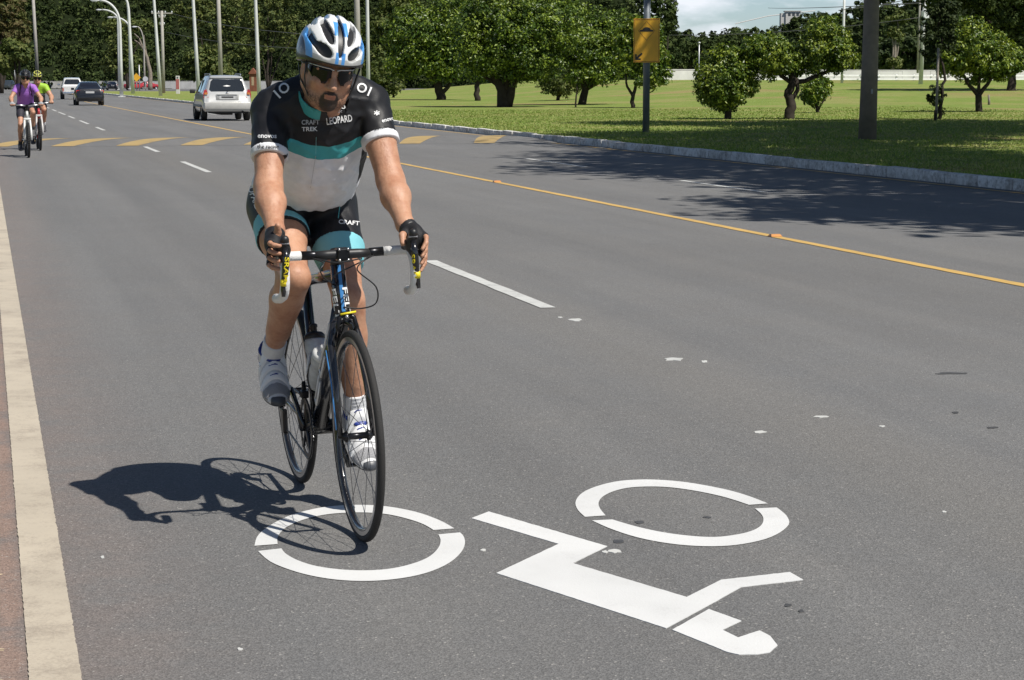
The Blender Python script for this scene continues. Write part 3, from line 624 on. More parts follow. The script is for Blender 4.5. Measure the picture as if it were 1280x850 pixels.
# white electric pole at right with transformer-like fittings
wb = ground_at(1150.5, 108.5); D = 150.0; wb = at(1150.5, 108.5, D); k = pxm(D); root = empty('power_pole', tuple(wb)); tag(root, 'white power pole with fittings right of the dark concrete pole', 'power pole', 'power poles')
m = MB(); m.tube([(0, 0, -.3), (.25, 0, 9)], [.16, .12], 12); m.build('pole', WPOLE, root, smooth=True)
m = MB(); m.box((-.05, -.35, (108-24)*k), (.4, .1, (108-14)*k), .04); m.build('fuse_box', HEAD, root)
m = MB(); m.tube([(-.25, 0, 1.0), (-.2, 0, 9)], [.09, .07], 8); m.build('conduit', CONC, root, smooth=True)
D = 155.0; wb = at(1052, 112, D); k = pxm(D); root = empty('utility_pole', tuple(wb)); tag(root, 'slim white pole behind the forked citrus tree', 'utility pole', 'utility poles')
m = MB(); m.tube([(0, 0, -.3), (.1, 0, 9)], [.11, .09], 10); m.build('pole', WPOLE, root, smooth=True)
m = MB(); m.box((-.5, -.1, 112*k), (-.3, .1, 118*k), .02); m.build('bracket', HEAD, root)
D = 190.0; wb = at(873.5, 100, D); k = pxm(D); o = MB(); o.tube([(0, 0, -.4), (0, 0, 45*k)], [.07, .05], 8).ell((0, 0, 46*k), (.14, .14, .1)); o = o.build('park_post', GALV, None, smooth=True); o.location = wb; tag(o, 'short grey lamp post above the round citrus tree', 'post', 'posts')
# wires
WIRE = mat('power cable', (.10, .10, .10), .6)
def wire(a, b, sag, r, label):
    a, b = np.asarray(a), np.asarray(b); pts = []
    for t in np.linspace(0, 1, 17): p = a*(1-t)+b*t; p = p-[0, 0, sag*4*t*(1-t)]; pts.append(p-a)
    m = MB(); m.tube(pts, r, 5); o = m.build('power_cable', WIRE, None, smooth=True); o.location = a; tag(o, label, 'cable', 'power cables')
wire(at(836, 44, 165), at(1150, 22, 150), .35, .028, 'power cable crossing in front of the skyline woods')
wire(at(1048, 13, 152), at(1150, -4, 150), .1, .03, 'upper power cable right of the dark pole')
wire(at(216, 17, 233), at(420, 45, 130), .4, .022, 'upper power cable running right from the crossarm pole')
wire(at(207, 40, 233), at(420, 62, 150), .4, .022, 'lower power cable running right from the crossarm pole')
wire(at(960, 10, 560), at(1150, 4, 150), .2, .05, 'faint power cable below the hilltop house')
# ---- the yellow hump sign
SGN = mat('faded amber sign face', (.85, .45, .035), .45, var=.12, scale=3); SBK = mat('sign print black', (.03, .028, .025), .5); SLN = mat('sign outline', (.36, .16, .03), .5)
sb = ground_at(807.5, 166); D = depth_of(sb); k = pxm(D); Rz = math.atan2(CR[1], CR[0])+math.radians(-6)
root = empty('road_sign', tuple(sb), Rz); tag(root, 'amber hump warning sign with black arrow on a grey post', 'road sign')
m = MB(); m.tube([(0, 0, -.1), (0, 0, 4.4)], [.092, .085], 18); m.build('post', GREYP, root, smooth=True)
m = MB(); m.tube([(0, 0, 1.86-.04), (0, 0, 1.86+.02)], [.1, .1], 18); m.build('clamp', GALV, root, smooth=True)
zs, ze = (166-79)*k, (166-25)*k; sw = 16.2*k; zc = (zs+ze)/2
m = MB(); m.box((-sw, -.125, zs), (sw, -.113, ze), .004); pl = m.build('sign_panel', SGN, root)
def flat(name, poly, mt, y=-.1275): 
    m = MB(); n = len(poly); m.add([(x, y, z) for x, z in poly], [tuple(range(n))]); return m.build(name, mt, pl)
def ring(name, P, w_, mt, y=-.128):
    P = np.array(P); c = P.mean(0); Q = c+(P-c)*w_; n = len(P); m = MB(); m.add([(x, y, z) for x, z in P]+[(x, y, z) for x, z in Q], [(i, (i+1) % n, n+(i+1) % n, n+i) for i in range(n)]); return m.build(name, mt, pl)
dz_ = ze-15*k; ring('diamond_outline', [(-10.5*k, dz_), (0, dz_-12*k), (10.5*k, dz_), (0, dz_+12*k)], .93, SLN)
ring('border', [(-15.4*k, zs+.8*k), (15.4*k, zs+.8*k), (15.4*k, ze-.8*k), (-15.4*k, ze-.8*k)], .965, SLN, -.1282)
flat('hump_symbol', [(-8.5*k, dz_-1*k), (8.5*k, dz_-1*k), (8.5*k, dz_+.8*k), (6*k, dz_+1.2*k)]+[(5*k*math.cos(a), dz_+1.2*k+3.2*k*math.sin(a)) for a in np.linspace(.1, math.pi-.1, 12)]+[(-6*k, dz_+1.2*k), (-8.5*k, dz_+.8*k)], SBK, -.1290)
ax_, az_ = -14*k, zs+3.2*k
flat('arrow', [(ax_, az_), (ax_+7*k, az_), (ax_+7*k, az_+2*k), (ax_+3.8*k, az_+2*k), (ax_+9.4*k, az_+7.4*k), (ax_+7.6*k, az_+9*k), (ax_+2*k, az_+3.8*k), (ax_+2*k, az_+7*k), (ax_, az_+7*k)], SBK, -.1290)
# ---- totem, small signs, hut
tb = gnd(222.5, 118.5); D = depth_of(tb); k = pxm(D); root = empty('totem_sign', tuple(tb), math.atan2(CR[1], CR[0])); tag(root, 'white and red roadside totem beyond the kerb', 'totem')
m = MB(); m.box((-2.3*k, -.15, -.05), (2.3*k, .15, 23.5*k), .03); m.build('panel', mat('totem white', (.62, .60, .58), .5), root)
m = MB(); m.box((-2.0*k, -.165, 7*k), (2.0*k, -.152, 19.5*k)); m.build('red_panel', mat('totem red', (.42, .13, .13), .5), root)
m = MB(); m.lathe([(0, 0), (1.1*k, 0), (1.1*k, .012), (0, .012)], (0, -.153, 21.3*k), (0, -1, 0), 14, False); m.build('logo_dot', mat('totem mark', (.08, .08, .1), .5), root)
for px, py, top, kind, lab in [(171, 111, 90, 'o', 'small orange diamond sign beyond the tall lamps'), (182.2, 112, 96, 'r', 'small round sign beside the bare tree'), (174.5, 110, 78, 'p', 'plain thin post between the far signs')]:
    D = 330.; b = at(px, py, D); b[2] = 0; k = pxm(D); root = empty('road_sign' if kind != 'p' else 'post', tuple(b), math.atan2(CR[1], CR[0])); tag(root, lab, 'road sign' if kind != 'p' else 'post', 'far road signs' if kind != 'p' else 'posts')
    zt = (py-top)*k; m = MB(); m.tube([(0, 0, -.1), (0, 0, zt)], .09, 8); m.build('post', GALV, root, smooth=True)
    if kind == 'o': m = MB(); m.prism([(-.7, 0), (0, -.7), (.7, 0), (0, .7)], 0, .04, Matrix.Translation((0, -.12, zt-.6)) @ Matrix.Rotation(math.pi/2, 4, 'X')); m.build('panel', SGN, root)
    if kind == 'r': m = MB(); m.lathe([(0, 0), (.42, 0), (.42, .04), (0, .04)], (0, -.1, zt-.2), (0, -1, 0), 20, False); m.build('panel', mat('round sign face', (.6, .6, .62), .5), root)
D = 240.; b = at(317, 116, D); b[2] = .3; k = pxm(D); root = empty('wooden_kiosk', tuple(b), math.atan2(CR[1], CR[0])); tag(root, 'small red-brown wooden kiosk with pitched roof behind the silver car', 'kiosk')
WOOD = mat('red-brown boards', (.22, .075, .045), .8, var=.3, scale=3); m = MB()
for i in range(6): m.box((-.42+i*.14, -.35, 0), (-.29+i*.14, .35, 2.1), .01)
m.build('wall', WOOD, root); m = MB(); m.add([(-.55, -.5, 2.05), (.55, -.5, 2.05), (0, -.5, 2.75), (-.55, .5, 2.05), (.55, .5, 2.05), (0, .5, 2.75)], [(0, 1, 2), (5, 4, 3), (0, 2, 5, 3), (2, 1, 4, 5), (1, 0, 3, 4)]); m.build('roof', WOOD, root)
m = MB(); m.box((-.18, -.37, .7), (.1, -.352, 1.7)); m.build('pale_panel', mat('pale board', (.4, .3, .2), .7), root)
# ---- white wall and rails beyond the lawn, wall at the bend, hilltop house
WWALL = mat('whitewashed wall', (.60, .59, .57), .85, var=.16, scale=.7); RAIL = mat('white rail', (.80, .80, .78), .6, var=.1, scale=2)
def run(a, b): 
    a, b = np.asarray(a), np.asarray(b); d = b-a; L = np.hypot(d[0], d[1]); return Matrix.Translation(Vector(a)) @ Matrix.Rotation(math.atan2(d[1], d[0]), 4, 'Z'), L
def wall(a, b, h, th, n, label, mt=WWALL, name='low_wall'):
    Mx, L = run(a, b); root = empty(name, mat=Mx); tag(root, label, 'wall', 'low walls')
    for i in range(n):
        m = MB(); m.box((L*i/n+.01, -th/2, -.6), (L*(i+1)/n-.01, th/2, h+rng.normal(0, .01)), .02); m.build('wall_panel', mt, root)
    m = MB(); m.box((0, -th/2-.012, h+.03), (L, th/2+.012, h+.11), .01); m.build('coping', mt, root)
wall(at(826, 96, 182), at(1330, 97, 202), 7.5*pxm(190), .25, 14, 'long whitewashed wall beyond the lawn behind the citrus trees')
wall(at(-40, 107, 440), at(215, 107, 436), 5*pxm(440), .3, 12, 'far white wall at the bend behind the cars')
wall(at(215, 107, 380), at(500, 108, 372), 5*pxm(380), .3, 12, 'far white wall behind the silver car and the rider')
Mx, L = run(at(940, 101, 160), at(1330, 101.5, 174)); root = empty('rail_fence', mat=Mx); tag(root, 'white rail fence standing before the long whitewashed wall', 'fence')
for z_ in (.12, .42): m = MB(); m.box((0, -.05, z_-.06), (L, .05, z_+.06), .01); m.build('rail', RAIL, root)
for i in range(19): m = MB(); m.box((L*i/18-.07, .052, -.5), (L*i/18+.07, .16, .52), .01); m.build('post', RAIL, root)
Dh = 640.; b = at(990, 21, Dh); k = pxm(Dh); root = empty('hilltop_house', tuple(b), math.atan2(CR[1], CR[0])); tag(root, 'small white flat-roofed house on the wooded hilltop', 'house')
HW = mat('house white', (.62, .60, .57), .8); m = MB(); m.box((-2.2, -2, -5), (2.4, 2, 1.6)); m.build('wall', HW, root)
m = MB(); m.box((-3.7, -1.6, -5), (-2.24, 1.6, 1.1)); m.build('side_wing', HW, root); m = MB(); m.box((-2.5, -2.3, 1.62), (2.7, 2.3, 1.85)); m.build('roof', HW, root)
for x in (-1.5, -.2, 1.1): m = MB(); m.box((x, -2.03, .2), (x+.8, -2.004, 1.1)); m.build('window', mat('house window', (.06, .07, .08), .2), root)
m = MB(); m.tube([(-11, 0, -1.5), (0, 0, 1.0), (16, 0, 2.8)], .14, 6); o = m.build('ridge_wall', HW, None); o.location = at(960, 24, Dh+8); tag(o, 'thin pale wall running along the hilltop ridge', 'wall', 'low walls')
# ================================================================== SIGNED-DISTANCE MODELLING (bodies, clothes, shoes, helmets)
class Field:
    def __init__(s, lo, hi, vox):
        s.vox = vox; s.lo = np.asarray(lo, np.float32)-2*vox; n = np.ceil((np.asarray(hi)-s.lo)/vox+3).astype(int)
        s.n = n; s.F = np.full(tuple(n), .25, np.float32)
        s.ax = [(s.lo[i]+vox*np.arange(n[i])).astype(np.float32) for i in range(3)]
    def box(s, lo, hi):
        a = np.clip(np.floor((np.asarray(lo)-s.lo)/s.vox).astype(int), 0, s.n); b = np.clip(np.ceil((np.asarray(hi)-s.lo)/s.vox).astype(int)+1, 0, s.n)
        return tuple(slice(i, j) for i, j in zip(a, b))
    def pts(s, sl): return np.stack(np.meshgrid(*[s.ax[i][sl[i]] for i in range(3)], indexing='ij'), -1)
    def put(s, sl, d, k, op):
        A = s.F[sl]
        if op == 'u':
            if k > 0: h = np.maximum(k-np.abs(A-d), 0)/k; s.F[sl] = np.minimum(A, d)-h*h*k*.25
            else: s.F[sl] = np.minimum(A, d)
        elif op == 's':
            if k > 0: h = np.maximum(k-np.abs(A+d), 0)/k; s.F[sl] = np.maximum(A, -d)+h*h*k*.25
            else: s.F[sl] = np.maximum(A, -d)
    def cone(s, a, b, ra, rb, k=.02, op='u', cuts=(), flat=None):
        a, b = np.asarray(a, float), np.asarray(b, float); m = max(ra, rb)+k+.012
        sl = s.box(np.minimum(a, b)-m, np.maximum(a, b)+m); P = s.pts(sl)
        if 0 in P.shape: return s
        ba = b-a; l2 = ba@ba+1e-9; pa = P-a
        t = np.clip((pa@ba)/l2, 0, 1); q = pa-t[..., None]*ba
        if flat is not None:                    # squash the section along a direction
            fd, fk = flat; fd = nrm(fd); q = q+fd*((q@fd)*(1/fk-1))[..., None]
        d = np.sqrt((q*q).sum(-1))-(ra+(rb-ra)*t)
        if flat is not None: d = d*min(1, flat[1])
        for p, n_ in cuts: d = np.maximum(d, (P-np.asarray(p, float))@nrm(n_))
        s.put(sl, d.astype(np.float32), k, op); return s
    def ell(s, c, r, R=None, k=.02, op='u', cuts=()):
        c, r = np.asarray(c, float), np.asarray(r, float); m = r.max()+k+.012
        sl = s.box(c-m, c+m); P = s.pts(sl)-c
        if 0 in P.shape: return s
        Q = P if R is None else P@np.asarray(R).T
        k0 = np.sqrt(((Q/r)**2).sum(-1)); k1 = np.sqrt(((Q/(r*r))**2).sum(-1))+1e-6; d = k0*(k0-1)/k1
        for p, n_ in cuts: d = np.maximum(d, (P+c-np.asarray(p, float))@nrm(n_))
        s.put(sl, d.astype(np.float32), k, op); return s
    def fn(s, f, lo, hi, k=0, op='u'):
        sl = s.box(lo, hi); s.put(sl, f(s.pts(sl)).astype(np.float32), k, op); return s
    def cut(s, p, n_):
        sl = (slice(None),)*3; P = s.pts(sl); s.F = np.maximum(s.F, ((P-np.asarray(p, np.float32))@nrm(n_).astype(np.float32)).astype(np.float32)); return s
    def warp(s, f):
        s.F = s.F+f(s.pts((slice(None),)*3)).astype(np.float32); return s
    def mesh(s):
        F = s.F; n = np.array(F.shape); S = F < 0
        cc = np.zeros(tuple(n-1), np.uint8)
        for i in (0, 1):
            for j in (0, 1):
                for k in (0, 1): cc += S[i:n[0]-1+i, j:n[1]-1+j, k:n[2]-1+k]
        act = (cc > 0) & (cc < 8); idx = np.argwhere(act); m = len(idx)
        vid = np.full(act.shape, -1, np.int32); vid[act] = np.arange(m)
        acc = np.zeros((m, 3)); cnt = np.zeros(m)
        for ax in range(3):
            o1, o2 = [a for a in range(3) if a != ax]
            for u in (0, 1):
                for v in (0, 1):
                    c0 = idx.copy(); c0[:, o1] += u; c0[:, o2] += v; c1 = c0.copy(); c1[:, ax] += 1
                    f0 = F[c0[:, 0], c0[:, 1], c0[:, 2]].astype(float); f1 = F[c1[:, 0], c1[:, 1], c1[:, 2]].astype(float)
                    x = (f0 < 0) != (f1 < 0); t = np.where(x, f0/np.where(x, f0-f1, 1), 0)
                    p = c0.astype(float); p[:, ax] += t; acc[x] += p[x]; cnt[x] += 1
        V = s.lo+s.vox*acc/cnt[:, None]; Q = []
        for ax in range(3):
            o1, o2 = [(1, 2), (2, 0), (0, 1)][ax]
            a = [slice(1, -1)]*3; a[ax] = slice(0, n[ax]-1); b = list(a); b[ax] = slice(1, n[ax])
            s0, s1 = S[tuple(a)], S[tuple(b)]; e = np.argwhere(s0 != s1)
            if len(e) == 0: continue
            sg = s0[tuple(e.T)]; e = e+np.array([0 if i == ax else 1 for i in range(3)])
            def vd(d1, d2):
                c = e.copy(); c[:, o1] -= d1; c[:, o2] -= d2; return vid[c[:, 0], c[:, 1], c[:, 2]]
            q = np.stack([vd(1, 1), vd(0, 1), vd(0, 0), vd(1, 0)], 1); q[~sg] = q[~sg][:, ::-1]; Q.append(q)
        Q = np.concatenate(Q); Q = Q[(Q >= 0).all(1)]
        return V, Q
def relax(V, Q, it=2, lam=.5):
    e = np.concatenate([Q[:, [0, 1]], Q[:, [1, 2]], Q[:, [2, 3]], Q[:, [3, 0]]])
    for _ in range(it):
        A = np.zeros_like(V); c = np.zeros(len(V)); np.add.at(A, e[:, 0], V[e[:, 1]]); np.add.at(c, e[:, 0], 1); np.add.at(A, e[:, 1], V[e[:, 0]]); np.add.at(c, e[:, 1], 1)
        V = V*(1-lam)+lam*A/np.maximum(c, 1)[:, None]
    return V
def sdf_obj(fld, name, mt, parent, it=1, attr=None):
    V, Q = fld.mesh(); V = relax(V, Q, it); o = link_mesh(name, V, Q, mt, parent, True)
    if attr is not None:
        a = o.data.color_attributes.new('mask', 'FLOAT_COLOR', 'POINT'); c = np.zeros((len(V), 4), np.float32); c[:, :3] = attr(V); c[:, 3] = 1
        a.data.foreach_set('color', c.ravel())
    return o
def wob(P, f, seed=0):
    x, y, z = P[..., 0]*f, P[..., 1]*f, P[..., 2]*f; s = seed
    return (np.sin(x*1.3+1.7*np.sin(y*.9+s)+s)+np.sin(y*1.7+1.3*np.sin(z*1.1+2*s))+np.sin(z*1.5+1.5*np.sin(x*.8-s)))/3

# ------------------------------------------------------------------ materials of people and bicycles
def skin_mat(name, col, red, hair):
    m, nt, b = newmat(name); g = G(nt); v, xyz = g.coord()
    at_ = N(nt, 'ShaderNodeAttribute'); at_.attribute_name = 'mask'; sc_ = N(nt, 'ShaderNodeSeparateColor'); nt.links.new(at_.outputs['Color'], sc_.inputs[0])
    n1 = g.m('ADD', g.m('MULTIPLY', g.noise(9, 6, .6, v), .6), g.m('MULTIPLY', g.noise(48, 5, .7, v), .4)); n2 = g.noise(160, 4, .7, v)
    base = g.mix(g.ss(n1, .35, .7), col, red); base = g.mix(g.m('MULTIPLY', sc_.outputs[1], .6), base, tuple(x*y for x, y in zip(red, (1.0, .62, .60))))
    base = g.mix(g.m('MULTIPLY', g.ss(g.m('ADD', sc_.outputs[0], g.m('MULTIPLY', g.m('SUBTRACT', n2, .5), .9)), .25, .75), .95), base, hair)
    nt.links.new(base, b.inputs['Base Color']); b.inputs['Roughness'].default_value = .42; b.inputs['Specular IOR Level'].default_value = .45
    b.inputs['Subsurface Weight'].default_value = .05; b.inputs['Subsurface Radius'].default_value = (.012, .005, .003); b.inputs['Subsurface Scale'].default_value = .6
    n3 = g.noise(34, 5, .65, v, (1, 1, .35)); hh = g.m('ADD', g.m('MULTIPLY', n3, 1.4), g.m('MULTIPLY', n2, .5)); nt.links.new(g.m('ADD', .34, g.m('MULTIPLY', n3, .26)), b.inputs['Roughness'])
    bp = N(nt, 'ShaderNodeBump', Strength=.42, Distance=.006); nt.links.new(hh, bp.inputs['Height']); nt.links.new(bp.outputs[0], b.inputs['Normal']); return m
SKIN = skin_mat('tanned skin', (.54, .30, .19), (.38, .17, .098), (.018, .013, .010))
def cloth(name, col, rough=.62, f=450., **kw): return mat(name, col, rough, var=kw.get('var', .08), scale=14, bump=.25, bscale=f, spec=.3)
BLK = cloth('black lycra', (.016, .016, .018), .45); WHT = cloth('white fabric', (.72, .72, .73)); CARB = mat('black carbon', (.012, .012, .014), .22, var=.1, coat=.6)
BLKP = mat('matte black plastic', (.018, .018, .019), .45, var=.1); RUB = mat('tyre rubber', (.022, .021, .020), .75, var=.15, bump=.3, bscale=400); ALU = mat('brushed aluminium', (.55, .55, .56), .28, .95, var=.05)
STEEL = mat('spoke steel', (.16, .16, .17), .35, .9, var=.05); DKM = mat('dark anodised metal', (.03, .03, .033), .3, .8, var=.08); WTAPE = mat('white bar tape', (.74, .73, .71), .6, var=.06, bump=.3, bscale=90)
YEL = mat('yellow print', (.82, .66, .02), .45, var=.04); WPR = mat('white print', (.78, .78, .78), .5, var=.03); BPR = mat('black print', (.02, .02, .02), .5, var=.03); GPR = mat('grey print', (.42, .42, .44), .5, var=.05); TEALP = mat('teal print', (.08, .42, .44), .5, var=.05)
LENS = mat('dark glasses lens', (.006, .006, .007), .12, var=.02, spec=.3); SILV = mat('silver plastic', (.58, .58, .60), .25, .6, var=.05)

# ------------------------------------------------------------------ lettering laid onto real surfaces
def glyphs(txt, extr=0.0, sub=2):
    cu = bpy.data.curves.new('lettering', 'FONT'); cu.body = txt; cu.align_x = 'CENTER'; cu.align_y = 'CENTER'; cu.resolution_u = 3; cu.offset = .018
    o = bpy.data.objects.new('lettering', cu); COL.objects.link(o); dg = bpy.context.evaluated_depsgraph_get(); me = bpy.data.meshes.new_from_object(o.evaluated_get(dg))
    bm = bmesh.new(); bm.from_mesh(me); bmesh.ops.triangulate(bm, faces=bm.faces[:])
    for _ in range(sub):
        ed = [e for e in bm.edges if e.calc_length() > .16]
        if ed: bmesh.ops.subdivide_edges(bm, edges=ed, cuts=1); bmesh.ops.triangulate(bm, faces=bm.faces[:])
    bm.verts.index_update(); V = np.array([q.co[:] for q in bm.verts]); F = [[q.index for q in f.verts] for f in bm.faces]; bm.free()
    bpy.data.objects.remove(o); bpy.data.curves.remove(cu); bpy.data.meshes.remove(me); return V, F
def bvh_of(objs):
    V = []; F = []
    for o in objs:
        M_ = np.array(o.matrix_world) if o.parent is None else np.array(o.parent.matrix_world); b = len(V)
        co = np.empty(len(o.data.vertices)*3, np.float32); o.data.vertices.foreach_get('co', co); co = co.reshape(-1, 3) @ M_[:3, :3].T+M_[:3, 3]; V += co.tolist(); F += [[i+b for i in p.vertices] for p in o.data.polygons]
    return BVHTree.FromPolygons(V, F)
def decal(txt, c, hpx, ang, bvh, mt, parent, root, wx=1.0, shear=0.0, off=.0022, name='lettering'):
    V, F = glyphs(txt); a = math.radians(ang); Mi = root.matrix_world.inverted(); out = []; ok = np.ones(len(V), bool)
    for i, (u, v, _) in enumerate(V):
        u = u*wx+shear*v; x = c[0]+hpx*1.35*(u*math.cos(a)+v*math.sin(a)); y = c[1]+hpx*1.35*(u*math.sin(a)-v*math.cos(a))
        d = Vector(ray(x, y)).normalized(); h = bvh.ray_cast(Vector(CP), d)
        if h[0] is None: ok[i] = False; out.append(Vector((0, 0, 0))); continue
        n_ = h[1] if h[1].dot(d) < 0 else -h[1]; out.append(Mi @ (h[0]+n_*off*.5-d*off))
    F = [f for f in F if all(ok[q] for q in f)]
    F = [f for f in F if max((out[f[0]]-out[f[1]]).length, (out[f[1]]-out[f[2]]).length) < .06]
    if not F: return None
    return link_mesh(name, [tuple(p) for p in out], F, mt, parent)

# ================================================================== BICYCLE
def bike_matrix(r_px, f_px=None, heading=None, lean=0.0):
    R0 = gnd(*r_px)
    fw = nrm(gnd(*f_px)-R0) if f_px is not None else np.array([math.sin(heading), -math.cos(heading), 0])
    L0 = np.cross([0, 0, 1], fw); l = math.radians(lean); U = np.array([0, 0, math.cos(l)])-L0*math.sin(l); L = L0*math.cos(l)+np.array([0, 0, math.sin(l)])
    return Matrix(((fw[0], L[0], U[0], R0[0]), (fw[1], L[1], U[1], R0[1]), (fw[2], L[2], U[2], R0[2]), (0, 0, 0, 1)))
def arc(c, r, a0, a1, n, plane='sz', t=0):
    return [(c[0]+r*math.cos(a), t, c[1]+r*math.sin(a)) for a in np.linspace(a0, a1, n)]
def wheel(root, s0, R, tw, nsp, rim_h, knobby=False, rimcol=None, rearhub=False, seg=72, spin=0.3, detail=True):
    c = np.array([s0, 0, R]); w_ = empty('wheel'); w_.parent = root; w_.location = tuple(c); ax = (0, 1, 0); z = (0, 0, 0)
    pr = [(R-tw+tw*math.cos(a)*1.0, tw*math.sin(a)*.98) for a in np.linspace(-2.2, 2.2, 13)]
    m = MB(); m.lathe(pr+[(R-1.9*tw, 0)], z, ax, seg)
    if knobby:
        for i in range(48):
            a = i*2*math.pi/48
            for sd in (-1, 1):
                p = np.array([math.cos(a)*(R-.003), sd*tw*.45, math.sin(a)*(R-.003)]); m.ell(p, (.012, .009, .012), 5, 4)
    m.build('tyre', RUB, w_, smooth=True)
    ri = R-1.9*tw-rim_h; m = MB(); m.lathe([(R-1.65*tw, .0085), (R-1.75*tw, .0105), (R-1.75*tw-.018, .0105), (ri+.004, .005), (ri, 0), (ri+.004, -.005), (R-1.75*tw-.018, -.0105), (R-1.75*tw, -.0105), (R-1.65*tw, -.0085)], z, ax, seg); rm = m.build('rim', rimcol or CARB, w_, smooth=True)
    if detail:
        m = MB(); m.lathe([(R-1.73*tw, .0109), (R-1.75*tw-.013, .0109)], z, ax, seg, False); m.lathe([(R-1.73*tw, -.0109), (R-1.75*tw-.013, -.0109)], z, ax, seg, False); m.build('brake_track', ALU, w_, smooth=True)
    hw = .05 if not rearhub else .065
    m = MB(); m.lathe([(.006, -hw), (.012, -hw+.004), (.019, -.036), (.019, -.033), (.011, -.03), (.011, .03), (.019, .033), (.019, .036), (.012, hw-.004), (.006, hw)], z, ax, 18, False); m.tube([(0, -hw-.012, 0), (0, hw+.012, 0)], .005, 10); hb = m.build('hub', DKM, w_, smooth=True)
    for i in range(nsp):
        a = spin+i*2*math.pi/nsp; sd = 1 if i % 2 else -1; b = a+(.75 if (i//2) % 2 else -.75)*(1 if rearhub or True else 0)
        m = MB(); m.tube([(math.cos(b)*.018, sd*.034, math.sin(b)*.018), (math.cos(a)*(ri+.003), sd*.003, math.sin(a)*(ri+.003))], .0011 if detail else .002, 5, caps=False); m.build('spoke', STEEL, w_)
    if rearhub:
        m = MB()
        for j, r_ in enumerate((.056, .052, .047, .042, .037, .032, .027)):
            y = -.034-j*.0042; m.lathe([(r_*.7, y-.001), (r_, y-.001), (r_, y+.001), (r_*.7, y+.001)], z, ax, 28)
        m.build('cassette', ALU, w_)
    return w_
